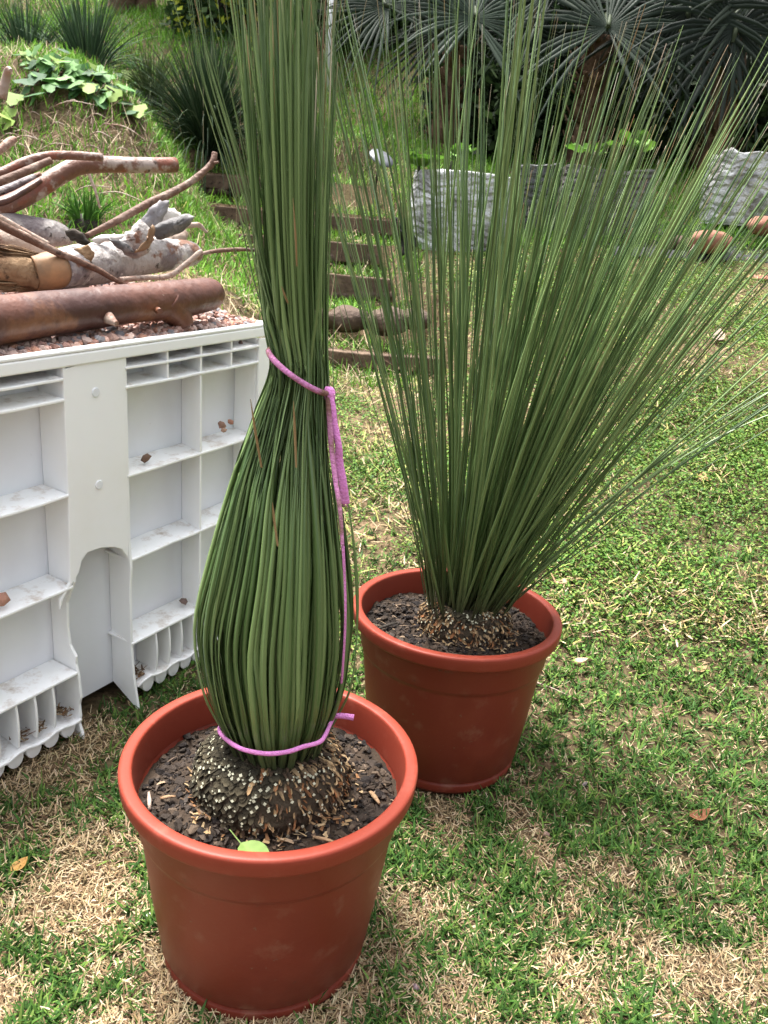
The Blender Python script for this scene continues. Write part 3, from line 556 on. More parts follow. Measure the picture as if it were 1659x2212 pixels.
for z in (.294, .467):                                 # moulded dimples on the post
    dm = MB(); dm.tube([(.160, -.0028, zz(-z)+.0), (.160, .004, zz(-z))], [.0085, .0095], 20); dm.build('dimple', M['white_panel'], BIN, .001)
def wob(x, s): return .0022*float(fbm(x*14, s*3.1, 0, 2, 90))
def shelf(x0, x1, z, name='rib', t=.0055, front=-.002, wavy=0., w=None):
    n = max(2, int((x1-x0)/.02)); mb = MB(); V = []; xs = np.linspace(x0, x1, n+1)
    for x in xs:
        zc = zz(z) + .018*(x-.2)/.5*(1 if z > -.7 else .2) + (wavy*math.sin((x-.26)/.0395*2*math.pi*.5) if wavy else 0) + wob(x, z)
        f = front + .6*wob(x, z+9)
        V += [(x, f, zc-.006), (x, f, zc-.006+t), (x, D-.0005, zc-.001), (x, D-.0005, zc-.001+t)]
    F = [q for i in range(n) for q in [(4*i, 4*i+4, 4*i+5, 4*i+1), (4*i+1, 4*i+5, 4*i+7, 4*i+3), (4*i+3, 4*i+7, 4*i+6, 4*i+2), (4*i+2, 4*i+6, 4*i+4, 4*i)]] + [(0, 1, 3, 2), (4*n, 4*n+2, 4*n+3, 4*n+1)]
    mb.add(V, F); return mb.build(name, M['white'], BIN, .0015)
def upright(x, z0, z1, name='divider', t=.005, xb=None, front=.0, bulge=0.):
    xb = x + .010 if xb is None else xb
    n = 10; mb = MB(); V = []
    for i in range(n+1):
        s = i/n; z = z0 + (z1-z0)*s; w = .4*wob(z, x*7); fx = front + bulge*math.sin(s*math.pi) + .5*wob(z, x*5)
        V += [(x+w, fx, zz(z)), (x+w+t, fx, zz(z)), (xb+t*1.6, D-.0005, zz(z)), (xb, D-.0005, zz(z))]
    F = [q for i in range(n) for q in [(4*i, 4*i+1, 4*i+5, 4*i+4), (4*i+1, 4*i+2, 4*i+6, 4*i+5), (4*i+2, 4*i+3, 4*i+7, 4*i+6), (4*i+3, 4*i, 4*i+4, 4*i+7)]] + [(0, 3, 2, 1), (4*n, 4*n+1, 4*n+2, 4*n+3)]
    mb.add(V, F); return mb.build(name, M['white'], BIN, .0015)
RZ = [-.256, -.292, -.465, -.642, -.828]
for i, z in enumerate(RZ):
    shelf(.231, .632, z); shelf(X0, .0915, z)
shelf(.245, .632, -.931, wavy=.004); shelf(X0, .096, -.933, wavy=.004)
mb = MB(); mb.box(.632, X1-.001, -.001, .006, zz(-.952), ZT-.0102); mb.box(.6321, .640, .0061, D-.001, zz(-.952), ZT-.0102); mb.build('post', M['white'], BIN, .003)
upright(.4375, -.93, -.222, xb=.456, t=.006)
for x in (.341, .535): upright(x, -.288, -.222, xb=x+.004)
for x in (-.13, -.34): upright(x, -.925, -.222, xb=x+.012, t=.006)
for x in (.300, .339, .378, .417, .475, .514, .553, .592): upright(x, -.926, -.832, front=.002, bulge=-.004)
for x in (-.046, -.007, .033, -.086, -.20, -.24, -.28): upright(x, -.926, -.832, front=.002, bulge=-.004)
# wall of the left bays beside the post, with the torn lower edge
torn = [(-.222,0),(-.466,0),(-.642,-.001),(-.690,.022),(-.743,.024),(-.779,.020),(-.80,.004),(-.817,.006),(-.84,.0),(-.886,-.004),(-.905,.002),(-.931,.0),(-.950,.004),(-.989,-.010)]
mb = MB(); V = []
for z, f in torn: V += [(.0925, f, zz(z)), (.0985, f, zz(z)), (.1005, D-.001, zz(z)+.012*(z < -.9)), (.0945, D-.001, zz(z)+.012*(z < -.9))]
n = len(torn)-1; F = [q for i in range(n) for q in [(4*i, 4*i+1, 4*i+5, 4*i+4), (4*i+1, 4*i+2, 4*i+6, 4*i+5), (4*i+2, 4*i+3, 4*i+7, 4*i+6), (4*i+3, 4*i, 4*i+4, 4*i+7)]] + [(0, 3, 2, 1), (4*n, 4*n+1, 4*n+2, 4*n+3)]
mb.add(V, F); mb.build('torn_wall', M['white'], BIN, .001)
rgt = [(-.222,0),(-.60,0),(-.66,-.004),(-.70,.0),(-.838,.0),(-.90,-.004),(-.929,-.008),(-.955,-.012),(-.981,-.016)]
mb = MB(); V = []
for z, f in rgt: V += [(.229, f, zz(z)), (.2355, f, zz(z)), (.2475, D-.001, zz(max(z, -.945))), (.2405, D-.001, zz(max(z, -.945)))]
n = len(rgt)-1; F = [q for i in range(n) for q in [(4*i, 4*i+1, 4*i+5, 4*i+4), (4*i+1, 4*i+2, 4*i+6, 4*i+5), (4*i+2, 4*i+3, 4*i+7, 4*i+6), (4*i+3, 4*i, 4*i+4, 4*i+7)]] + [(0, 3, 2, 1), (4*n, 4*n+1, 4*n+2, 4*n+3)]
mb.add(V, F); mb.build('opening_wall', M['white'], BIN, .001)
for x0, x1 in ((.262, .63), (X0, .088)):              # rounded feet under the lower rib
    x = x0 + .018 if x0 > 0 else x1 - .02
    while X0 + .01 < x < x1 + .01:
        mb = MB(); a = np.linspace(0, math.pi, 9)
        V = [(x + .0175*math.cos(t)*(1 if abs(math.cos(t)) < .99 else 1), yy, zz(-.936) - (.030 if yy < .03 else .024)*math.sin(t)**.7) for yy in (.004, .03, .066) for t in a]
        mb.add(V, [(i*9+j, i*9+j+1, (i+1)*9+j+1, (i+1)*9+j) for i in range(2) for j in range(8)] + [list(range(9)), list(range(18, 27))], True)
        mb.build('foot', M['white'], BIN, .001); x += .0395 if x0 > 0 else -.0395
def binp(x, y, z): return np.array([BA[0] + BU[0]*x - BN[0]*y, BA[1] + BU[1]*x - BN[1]*y, z])

# gravel heaped in the bin
def gheight(x, y): return .036*x + ZT - .004 + .034*smooth(.0, .30, y) + .012*fbm(x*9, y*9, 0, 2, 70) + .02*smooth(.2, .6, x)*smooth(.05, .25, y)
gm = MB(); xs = np.linspace(X0+.02, X1-.03, 60); ys = np.linspace(.0165, .96, 44)
gm.add([binp(x, y, float(gheight(x, y))-.008) for y in ys for x in xs], [(j*60+i, j*60+i+1, (j+1)*60+i+1, (j+1)*60+i) for j in range(43) for i in range(59)], True)
GV, GF, GC = list(gm.v), [f for f in gm.f], [(.10, .06, .05)]*len(gm.v)
bm = bmesh.new(); bmesh.ops.create_icosphere(bm, subdivisions=1, radius=1); icv = np.array([v.co[:] for v in bm.verts]); icf = np.array([[v.index for v in f.verts] for f in bm.faces]); bm.free()
GRC = [(.36,.21,.175),(.42,.27,.225),(.30,.165,.13),(.50,.37,.32),(.34,.25,.23),(.38,.2,.14),(.45,.32,.28),(.2,.19,.2)]
def stone_verts(p, s):
    v = icv*np.array([random.uniform(.7, 1.3), random.uniform(.7, 1.2), random.uniform(.5, .9)])*s*(RNG.uniform(.72, 1.2, (12 if len(icv) == 12 else len(icv), 1)))
    R = np.array(Matrix.Rotation(random.random()*6.28, 3, 'Z') @ Matrix.Rotation(random.uniform(-1, 1), 3, 'X')); return v @ R.T + p
tris = []
for k in range(3600):
    y = .022 + .80*random.random()**1.7; x = random.uniform(-.25, X1-.035)
    p = binp(x, y, float(gheight(x, y)) + random.uniform(-.005, .004)); b = len(GV)
    v = stone_verts(p, random.uniform(.006, .0115)); GV += [tuple(q) for q in v]; tris += (icf + b).tolist(); c = np.array(random.choice(GRC))*random.uniform(.75, 1.2); GC += [tuple(c)]*len(v)
me = bpy.data.meshes.new('gravel'); me.from_pydata(GV, [], GF + tris); me.materials.append(M['attr'])
a_ = me.attributes.new('col', 'FLOAT_COLOR', 'POINT'); a_.data.foreach_set('color', np.c_[np.array(GC), np.ones(len(GC))].astype(np.float32).ravel())
o = bpy.data.objects.new('gravel', me); COL.objects.link(o); tag(o, 'pink and grey crushed stone gravel heaped inside the white bin', 'gravel', kind='stuff')
# single stones that fell onto the ribs
def stone(p, s, col, label, grp=None, name='stone', cat='stone'):
    v = stone_verts(np.array(p, float), s); o = mesh_np(name, v, icf, M['attr'], np.tile(np.array(col)*random.uniform(.85, 1.1), (len(v), 1))); return tag(o, label, cat, grp)
for x, y, z, s, c, l in [(.300, .02, -.457, .011, (.16, .10, .07), 'dark brown stone on the white rib right of the torn opening post'), (.545, .03, -.438, .014, (.34, .2, .15), 'largest pink stone on the second shelf near the bin corner'), (.530, .012, -.442, .009, (.42, .27, .2), 'flat tan stone in front of the pink stones near the bin corner'), (.580, .035, -.436, .008, (.4, .2, .14), 'small reddish stone closest to the bin corner on its rib'),
                         (.418, .03, -.815, .010, (.22, .15, .13), 'dark grey stone on the low rib beside the bulging leaves'), (-.045, .02, -.632, .016, (.42, .22, .16), 'flat orange stone on the left rib of the bin'), (.605, .03, -.258, .008, (.26, .17, .14), 'brown pebble in the small upper compartment at the bin corner'), (.455, .02, -.270, .010, (.46, .29, .2), 'tan flake lying on the upper rib right of the divider')]:
    stone(binp(x, y, zz(z)+.018*(x-.2)/.5*(z > -.7) + s*.55), s, c, l, 'stones caught on the bin ribs')
for x, l in [(.072, 'brown leaf clump in the pocket beside the torn post'), (.268, 'reddish leaf litter in the pocket right of the torn opening'), (.012, 'small dry grass clump in a bottom pocket left of the post'), (-.028, 'tiny dry grass clump in the left bottom pocket')]:
    V, C, n = [], [], 70
    for k in range(n):
        p = binp(x + random.gauss(0, .006), random.uniform(.008, .05), zz(-.925) + random.uniform(0, .012)); a = random.random()*6.283; L = random.uniform(.005, .016); d = np.array([math.cos(a), math.sin(a), random.uniform(-.2, .8)])*L; w = np.array([-math.sin(a), math.cos(a), random.uniform(-.5, .5)])*random.uniform(.0008, .003)
        V += [p - w, p + w, p + d + w*.4, p + d - w*.4]; C += [np.array(random.choice([(.20, .11, .06), (.30, .20, .11), (.12, .07, .04), (.36, .27, .17)]))]*4
    tag(mesh_np('leaf_litter', np.array(V), (np.arange(n)*4)[:, None] + np.arange(4), M['straw'], np.array(C)), l, 'leaf litter', 'litter caught in the bin pockets')
# ------------------------------------------------------------------ logs and branches on the bin
LG = 'cut branches piled on the bin'
def branch(name, pts, R, m, label, cat='branch', n=40, seg=14, jit=.12, seed=0, ends=None, group=LG, freq=9.):
    mx_ = max(R); R = [q*(.82 if mx_ > .035 else .68 if mx_ > .02 else .58) for q in R]
    mb = MB(); P, r = spline([at(*p) for p in pts], n, R); mb.tube(P, r, seg, jit, seed, 1., True, freq); o = mb.build(name, m); return tag(o, label, cat, group), P, r
big = empty('log', at(230, 680, 1.5), 'thick smooth reddish brown log lying along the front of the gravel', 'log', LG)
def bpart(root, name, pts, R, m, **k):
    o, P, r = branch(name, pts, R, m, None, None, group=None, **k); o.parent = root; return o
bpart(big, 'stem', [(-160,708,1.19),(0,690,1.32),(150,672,1.45),(280,656,1.57),(370,648,1.66),(425,640,1.72),(452,636,1.76),(461,636,1.775)], [.052,.0495,.047,.045,.047,.044,.042,.036], M['bark_brown'], n=70, seg=28, jit=.10, freq=7)
bpart(big, 'branch_stub', [(355,652,1.64),(385,682,1.66),(398,706,1.665)], [.046,.032,.025], M['bark_brown'], n=14, seg=20, jit=.12)
bpart(big, 'branch_stub', [(222,678,1.50),(240,692,1.475),(252,700,1.465)], [.024,.014,.008], M['bark_pale'], n=12, seg=12, jit=.25, freq=30)
bpart(big, 'branch_stub', [(160,640,1.50),(172,634,1.48)], [.013,.010], M['wood_raw'], n=5, seg=12, jit=.2, freq=30)
bpart(big, 'branch_stub', [(335,668,1.6),(346,672,1.56)], [.016,.009], M['bark_brown'], n=6, seg=12, jit=.3, freq=30)
settle(big)
sil = empty('log', at(260, 560, 1.8), 'silvery peeling log with curling bark and a splintered end', 'log', LG)
bpart(sil, 'stem', [(122,582,1.66),(180,572,1.74),(250,562,1.82),(320,552,1.9),(380,548,1.96),(415,548,2.0),(430,548,2.02)], [.047,.052,.053,.050,.042,.032,.016], M['bark_silver'], n=60, seg=26, jit=.12, freq=8)
bpart(sil, 'bare_wood', [(66,590,1.62),(95,587,1.64),(130,581,1.67)], [.044,.043,.045], M['wood_inner'], n=10, seg=24, jit=.06)
bpart(sil, 'fork', [(330,530,1.92),(380,516,1.97),(396,505,2.0)], [.034,.026,.018], M['bark_pale'], n=14, seg=18, jit=.15)
mb = MB()                                              # splinters of the broken end
for k in range(260):
    a = random.random()*6.283; r = .046*math.sqrt(random.random())
    r *= .84; c0 = at(70, 590, 1.62) + np.array([0, math.cos(a)*r*.5, math.sin(a)*r]); ln = random.uniform(.03, .13)
    dirv = at(-40, 573 + random.gauss(0, 7), 1.54) - at(70, 590, 1.62); dirv /= np.linalg.norm(dirv); k1 = RNG.normal(0, .0022, (2, 3))
    w = random.uniform(.0012, .0042); mb.tube([c0 + np.array([.01, .01, 0]), c0 + dirv*ln*.5 + k1[0], c0 + dirv*ln*.8 + k1[1], c0 + dirv*ln*1.05 + k1[1]*2], [w, w*1.2, w*.8, w*.15], 4, .4, k, .45, True, 90)
mb.tube([at(70, 590, 1.62), at(20, 583, 1.59), at(-40, 574, 1.55), at(-110, 562, 1.50)], [.032, .030, .027, .02], 22, .5, 5, 1, True, 34)
mb.build('splintered_end', M['wood_raw'], sil)
def flap(root, pts, w, curl, m, seed=0):
    """a curled sheet of bark: strip of width w along a spline, rolled by curl"""
    P = spline([at(*p) for p in pts], 16); T = np.gradient(P, axis=0); T /= np.linalg.norm(T, axis=1)[:, None]; V = []; nw = 9
    view = P.mean(0) - np.array([0, 0, Z0]); view /= np.linalg.norm(view)
    for i in range(16):
        s = np.cross(T[i], view); s /= np.linalg.norm(s); o = np.cross(s, T[i]); ww = w*(1 - .78*(i/15)**1.6)*(1 + .06*math.sin(i*2.9+seed*2))
        for j in range(nw):
            a = (j/(nw-1)-.5)*curl; R = ww/max(curl, .01); V.append(P[i] + s*R*math.sin(a)*(1+.03*math.sin(i*1.1+seed)) - o*R*(math.cos(a)-1))
    F = [(i*nw+j, i*nw+j+1, (i+1)*nw+j+1, (i+1)*nw+j) for i in range(15) for j in range(nw-1)]
    mb = MB(); mb.add(V, F, True); o = mb.build('bark_flap', m, root); md = o.modifiers.new('thick', 'SOLIDIFY'); md.thickness = .002; return o
M['bark_dark'] = mat('bark_dark', (.10, .095, .095), .7, .2, [(16, (.24, .23, .225), .48, .6), (50, (.04, .035, .03), .56, .66)], .5, 70)
M['bark_lilac'] = mat('bark_lilac', (.24, .225, .235), .7, .2, [(14, (.36, .34, .34), .5, .62), (50, (.1, .09, .085), .62, .7)], .4, 60)
M['bark_white'] = mat('bark_white', (.55, .52, .49), .6, .3, [(12, (.38, .33, .30), .52, .66), (45, (.2, .16, .14), .64, .72)], .4, 60)
def sheet(root, pts, y, m, dy=.02, push=.016):
    """a torn, slightly dished sheet of bark; pts are its corners, read at distance y (leaning back by dy towards the tip)"""
    q = np.array(pts, float)*.3638; n0 = len(q); Q = []
    for k in range(n0):                                # ragged edge
        for t in (0, .33, .67):
            v = q[k]*(1-t) + q[(k+1) % n0]*t + np.array([random.gauss(0, 1.5), random.gauss(0, 1.5)])*(1 if t else .4); Q.append(v)
    Q = np.array(Q); n = len(Q); c = Q.mean(0); span = np.ptp(Q[:, 0]) + 1e-6; V = []
    for f, d in ((1, 0), (.72, .55), (.4, .9)):
        for v in Q: w = c + (v-c)*f; V.append(at(w[0], w[1], y + dy*(w[0]-c[0])/span*2 - .45*push*d + .004*float(vnoise(w[0]*.12, w[1]*.12, y*9))))
    V.append(at(c[0], c[1], y - .45*push)); F = [(r*n+k, r*n+(k+1) % n, (r+1)*n+(k+1) % n, (r+1)*n+k) for r in (0, 1) for k in range(n)] + [(2*n+k, 2*n+(k+1) % n, 3*n) for k in range(n)]
    mb = MB(); mb.add(V, F, True); o = mb.build('bark_flap', m, root); md = o.modifiers.new('thick', 'SOLIDIFY'); md.thickness = .0025; return o
sheet(sil, [(690,1440),(740,1405),(790,1350),(825,1300),(868,1335),(896,1372),(900,1430),(880,1500),(820,1530),(740,1510)], 1.79, M['bark_silver'], .02, .03)
sheet(sil, [(826,1350),(850,1290),(900,1225),(945,1192),(1002,1190),(995,1235),(965,1290),(930,1350),(880,1385)], 1.89, M['bark_lilac'], .03)
sheet(sil, [(890,1310),(960,1235),(1030,1240),(1072,1285),(1055,1325),(960,1375),(900,1380)], 1.92, M['bark_white'], .03)
sheet(sil, [(905,1360),(960,1325),(1030,1298),(1100,1274),(1152,1284),(1122,1330),(1062,1382),(1000,1404),(930,1418),(912,1390)], 1.86, M['bark_dark'], .03, .03)
sheet(sil, [(905,1338),(921,1370),(917,1420),(882,1467),(832,1492),(790,1499),(838,1474),(878,1428),(892,1385),(892,1345)], 1.765, M['wood_inner'], .01, .006)
sheet(sil, [(540,1424),(600,1396),(680,1388),(745,1388),(735,1420),(640,1440),(560,1445)], 1.77, M['bark_white'], .02, .012)
sheet(sil, [(388,1368),(430,1362),(492,1388),(535,1444),(505,1455),(450,1428),(418,1425)], 1.71, M['dark_stem'], .01, .012)
sheet(sil, [(640,1420),(700,1425),(760,1450),(800,1500),(770,1500),(700,1470)], 1.745, M['bark_dark'], .01, .008)
sheet(sil, [(440,1480),(520,1450),(560,1500),(540,1560),(470,1540)], 1.70, M['wood_raw'], .01, .006)
settle(sil)
branch('log', [(-140,480,1.72),(-20,488,1.82),(60,498,1.88),(120,506,1.92),(150,514,1.95)], [.050,.046,.042,.036,.02], M['bark_silver'], 'pale grey log lying behind the splintered end, reaching the photo edge', 'log', 40, 22, .14, 4)
branch('log', [(-120,520,1.58),(-20,525,1.64),(40,532,1.68),(95,545,1.73)], [.045,.044,.040,.02], M['bark_pale'], 'short whitish rotten log above the splintered wood', 'log', 30, 22, .2, 9)
branch('branch', [(40,605,1.62),(110,612,1.68),(165,622,1.73),(184,620,1.75)], [.030,.031,.028,.02], M['bark_silver'], 'grey branch squeezed between the silvery log and the brown log', seed=12)
branch('branch', [(-60,455,1.5),(0,485,1.55),(60,515,1.59),(130,548,1.64),(205,580,1.70),(240,600,1.73),(270,616,1.75)], [.014,.0135,.013,.012,.0115,.009,.006], M['bark_twig'], 'dark brown stick slanting down across the silvery log', seed=14, jit=.2, freq=30)
branch('branch', [(-60,440,1.62),(0,472,1.66),(50,500,1.69),(104,527,1.72)], [.0135,.013,.0125,.009], M['bark_pale'], 'pale stick lying just above the dark slanting stick', seed=15, jit=.15, freq=30)
branch('branch', [(258,604,1.73),(310,600,1.78),(365,596,1.83),(400,572,1.86),(428,548,1.88),(437,542,1.885)], [.0085,.010,.010,.011,.011,.006], M['bark_pale'], 'kinked pale twig reaching right from the slanting stick', seed=16, jit=.25, freq=40)
branch('branch', [(434,548,1.9),(470,542,1.94),(510,539,1.98),(547,540,2.02),(600,545,2.07)], [.007,.0085,.0085,.0075,.005], M['bark_twig'], 'long thin reddish twig pointing at the tied bundle', seed=17, jit=.15, freq=40)
branch('branch', [(400,488,2.05),(428,486,2.07),(440,496,2.08),(447,502,2.085)], [.012,.011,.008,.006], M['bark_pale'], 'short pale forked twig behind the curled bark', seed=18, jit=.25, freq=40)
dg = empty('branch', at(320, 420, 1.95), 'straight brown stick slanting up to a knobbed tip by the steps', 'branch', LG)
bpart(dg, 'stem', [(186,510,1.85),(250,478,1.9),(320,440,1.96),(380,412,2.01),(430,380,2.05),(458,352,2.08)], [.011,.014,.0155,.015,.0145,.0125], M['bark_twig'], n=50, seed=19, jit=.2, freq=30)
bpart(dg, 'knob', [(452,362,2.075),(462,345,2.08),(464,330,2.085)], [.013,.015,.011], M['bark_twig'], n=10, seed=20, jit=.35, freq=50)
bpart(dg, 'side_twig', [(458,350,2.08),(466,352,2.07),(472,349,2.065)], [.008,.006,.004], M['bark_twig'], n=6, seed=21, jit=.2, freq=40)
settle(dg)
branch('branch', [(-140,500,1.72),(0,448,1.84),(60,420,1.9),(120,383,1.96),(165,360,2.0),(210,355,2.04),(300,357,2.12),(379,356,2.19)], [.034,.033,.032,.031,.030,.029,.028,.0265], M['bark_mixed'], 'longest bent branch of the upper pile ending in a clean cut', seed=22, n=60, seg=20)
branch('branch', [(-120,420,1.74),(0,375,1.82),(50,352,1.86),(105,337,1.9),(160,336,1.94),(221,340,1.98)], [.019,.0185,.018,.0175,.017,.016], M['bark_mixed'], 'topmost whitish bent branch of the upper pile', seed=23, n=50, seg=18)
branch('branch', [(-120,430,1.70),(0,392,1.80),(60,368,1.85),(110,346,1.89)], [.017,.0165,.016,.013], M['bark_twig'], 'brown branch tucked under the topmost whitish branch', seed=24, n=40)
branch('branch', [(-120,440,1.76),(0,414,1.85),(50,394,1.9),(88,378,1.93)], [.019,.018,.017,.013], M['bark_silver'], 'grey branch between the bent branches at the photo edge', seed=25, n=40)
branch('branch', [(-120,465,1.72),(0,438,1.82),(50,414,1.87),(88,390,1.91)], [.012,.0125,.012,.010], M['bark_brown'], 'thin orange brown branch lying beside the longest bent branch', seed=26, n=40)
branch('branch', [(2,212,1.5),(8,190,1.5),(14,165,1.5),(18,150,1.49),(24,152,1.48)], [.016,.0135,.012,.009,.005], M['bark_pale'], 'upright pinkish stick end at the left edge above the pile', seed=27, n=30, jit=.2)
branch('branch', [(-30,345,1.6),(2,322,1.63),(22,306,1.65),(32,300,1.66)], [.012,.012,.013,.009], M['bark_pale'], 'short pale stub poking in at the left edge', seed=28, n=20, jit=.2)
branch('branch', [(190,370,2.3),(205,410,2.3),(216,450,2.3)], [.008,.007,.005], M['bark_pale'], 'thin dry stalk hanging below the longest bent branch', seed=29, n=16, jit=.2)
# ------------------------------------------------------------------ timber steps
def sleeper(px0, px1, py0, py1, y, label):
    a, b = at(px0, py1, y), at(px1, py1, y+.02); t0 = at((px0+px1)/2, py0, y); h = t0[2] - (a[2]+b[2])/2
    w = np.linalg.norm((b-a)[:2]); ang = math.atan2(b[1]-a[1], b[0]-a[0]); mb = MB(); n = 14; V = []
    for i in range(n+1):
        x = w*i/n
        for yy, zc in ((0, -.02), (0, h), (.12, h), (.12, -.02)): V.append((x, yy + .006*float(fbm(x*8, zc*20, yy, 2, int(py0))), zc + .005*float(fbm(x*8+5, zc*20, yy*9, 2, int(py0)))))
    mb.add(V, [(4*i+j, 4*i+4+j, 4*i+4+(j+1) % 4, 4*i+(j+1) % 4) for i in range(n) for j in range(4)] + [(0, 1, 2, 3), (4*n+3, 4*n+2, 4*n+1, 4*n)])
    o = mb.build('timber_sleeper', M['timber'], bevel=.006); o.location = a; o.rotation_euler = (0, 0, ang); tag(o, label, 'timber step', 'timber sleepers of the garden steps'); return a, b
def lump(name, p, s, m, label, cat, grp, seed, sub=3, amp=.35):
    bm = bmesh.new(); bmesh.ops.create_icosphere(bm, subdivisions=sub, radius=1)
    for v in bm.verts:
        k = 1 + amp*float(fbm(v.co.x*1.7+seed, v.co.y*1.7, v.co.z*1.7, 4, seed)) - .12*max(0, float(vnoise(v.co.x*2.6, v.co.y*2.6, v.co.z*2.6, seed+4))); v.co = Vector((v.co.x*s[0], v.co.y*s[1], v.co.z*s[2]))*k
    me = bpy.data.meshes.new(name); bm.to_mesh(me); bm.free(); me.materials.append(m); me.polygons.foreach_set('use_smooth', [True]*len(me.polygons))
    o = bpy.data.objects.new(name, me); COL.objects.link(o); o.location = tuple(p); return tag(o, label, cat, grp)
sd_ = 300
for px0, px1, py0, py1, y, l, nm, ns in [(640,960,752,775,4.0,'lowest thin timber sleeper of the garden steps','lowest',0), (600,842,583,622,4.72,'timber sleeper level with the black bag scrap','third',9), (515,822,505,540,5.05,'timber sleeper just above the stones of the third step','fourth',7), (464,880,444,470,5.42,'wide timber sleeper meeting the tall white bag','fifth',7), (440,640,374,398,5.8,'topmost timber sleeper under the dark tussock','top',7)]:
    a, b = sleeper(px0, px1, py0, py1, y, l)
    for k in range(ns):
        p = a + (b-a)*((k+.5)/ns + random.uniform(-.02, .02)); s = random.uniform(.035, .055); sd_ += 1
        lump('step_stone', (p[0], p[1]+.03, p[2]-.045), (s*1.2, s, s*.8), M['rock_brown'], 'rounded brown stone packed under the %s timber step' % nm, 'stone', 'stones packed under the timber steps', sd_, 2)
for px, py, y, s, l in [(750,690,4.3,(.13,.1,.07),'wide flat brown boulder in the lower steps'), (840,695,4.25,(.12,.1,.075),'grey brown boulder beside the flat one in the lower steps'), (900,690,4.25,(.08,.07,.06),'reddish boulder at the right end of the lower steps'), (690,690,4.35,(.1,.08,.06),'brown boulder half hidden behind the tied leaves')]:
    sd_ += 1; p = at(px, py, y); lump('boulder', p, s, M['rock_brown'], l, 'boulder', 'boulders in the lower steps', sd_)
# ------------------------------------------------------------------ bags, rocks, liner
def make_bag(px0, px1, pt, pb, y, m, label, seed, slump=0., soil=True, tilt=0.):
    a, b = at(px0, pb, y), at(px1, pb, y); top = at((px0+px1)/2, pt, y); c = (a+b)/2; w = (b-a)[0]/2; h = top[2]-c[2]
    root = empty('grow_bag', (c[0], c[1]+w*.7, c[2]), label, 'bag', 'grow bags behind the lawn'); mb = MB(); ns, nz = 72, 40; V = []
    for i in range(nz+1):
        s = i/nz; z = s*h
        for j in range(ns):
            t = j/ns*2*math.pi; cx, sy = math.cos(t), math.sin(t); e = .66
            X = w*np.sign(cx)*abs(cx)**e; Y = w*.7*np.sign(sy)*abs(sy)**e
            k = 1 + .06*math.sin(math.pi*s) - .05*(1-s) + .07*float(fbm(cx*1.2+seed, sy*1.2, s*3, 2, seed)) + .05*(1-2*abs(float(fbm(cx*1.6+seed, sy*1.6, s*15+cx*2, 2, seed+3))))*(.4+.6*s if s < .9 else 1)
            V.append((X*k + slump*s*h, Y*k, z*(1+(.03 if seed == 3 else .22 if seed == 15 else .10)*float(fbm(cx*1.5, sy*1.5, seed, 3, seed))*s)))
    # folded rim going back inside
    for dz, kk in ((.006, .97), (-.05, .93)):
        for j in range(ns): q = V[nz*ns+j]; V.append((q[0]*kk, q[1]*kk, q[2]+dz))
    F = [(i*ns+j, i*ns+(j+1) % ns, (i+1)*ns+(j+1) % ns, (i+1)*ns+j) for i in range(nz+2) for j in range(ns)]
    mb.add(V, F, True); mb.build('bag_skin', m, root)
    q = MB(); q.add([(V[nz*ns+j][0]*.95, V[nz*ns+j][1]*.95, V[nz*ns+j][2]-.04) for j in range(ns)], [list(range(ns))]); q.build('bag_fill', M['soil'], root)
    hd = MB()
    for sx in (-.55, .55):
        hd.tube(spline([(w*sx-.04, -w*.70, h*.93), (w*sx-.035, -w*.74, h*.78), (w*sx+.0, -w*.75, h*.70), (w*sx+.035, -w*.74, h*.78), (w*sx+.04, -w*.70, h*.93)], 16), .008, 6)
    return root, np.array([c[0], c[1]+w*.7, c[2]+h]), w
b1, t1, w1 = make_bag(884, 1088, 372, 546, 5.05, M['bag'], 'tall white woven bag with wrinkled sides and lettuce at the end of the lawn', 3)
b2, t2, w2 = make_bag(1092, 1190, 352, 535, 5.45, M['bag_grey'], 'darkest bag, in shade between the tall white bag and the dusty one', 7)
b3, t3, w3 = make_bag(1205, 1400, 362, 528, 5.3, M['bag_dusty'], 'dusty grey bag with lettuce behind the spreading leaves', 11)
b4, t4, w4 = make_bag(1530, 1680, 335, 488, 5.5, M['bag'], 'crumpled white bag above the terracotta stones', 15, .0)
def plant_leaves(root, c, n, spread, size, cols, up=.6, ruff=True):
    V, F, C = [], [], []
    for k in range(n):
        a = random.random()*6.283; e = random.uniform(.2, 1.2); ln = size*random.uniform(.6, 1.2); o = c + np.array([math.cos(a)*spread*random.random(), math.sin(a)*spread*random.random()*.7, random.uniform(0, size*.4)])
        d = np.array([math.cos(a)*math.cos(e), math.sin(a)*math.cos(e), math.sin(e)*up]); s = np.array([-math.sin(a), math.cos(a), 0]); nn = np.cross(d, s); col = np.array(random.choice(cols))*random.uniform(.8, 1.2)
        b = len(V); ni, nj = 6, 5
        for i in range(ni):
            t = i/(ni-1); wd_ = ln*.42*math.sin(math.pi*(.12+.8*t))**.8
            for j in range(nj):
                u = j/(nj-1)*2-1; V.append(o + d*ln*t + s*wd_*u + nn*(ln*(.25*t*t) + .12*ln*abs(u)*(1 if not ruff else 1+.5*math.sin(i*2.3+k))) - np.array([0, 0, ln*.25*t*t])); C.append(col*(1.15-.3*abs(u)))
        F += [(b+i*nj+j, b+i*nj+j+1, b+(i+1)*nj+j+1, b+(i+1)*nj+j) for i in range(ni-1) for j in range(nj-1)]
    o = mesh_np('foliage', np.array(V), np.array(F), M['leaf'], np.array(C), root, True); return o
LET = [(.10,.22,.03),(.13,.26,.04),(.07,.16,.02)]
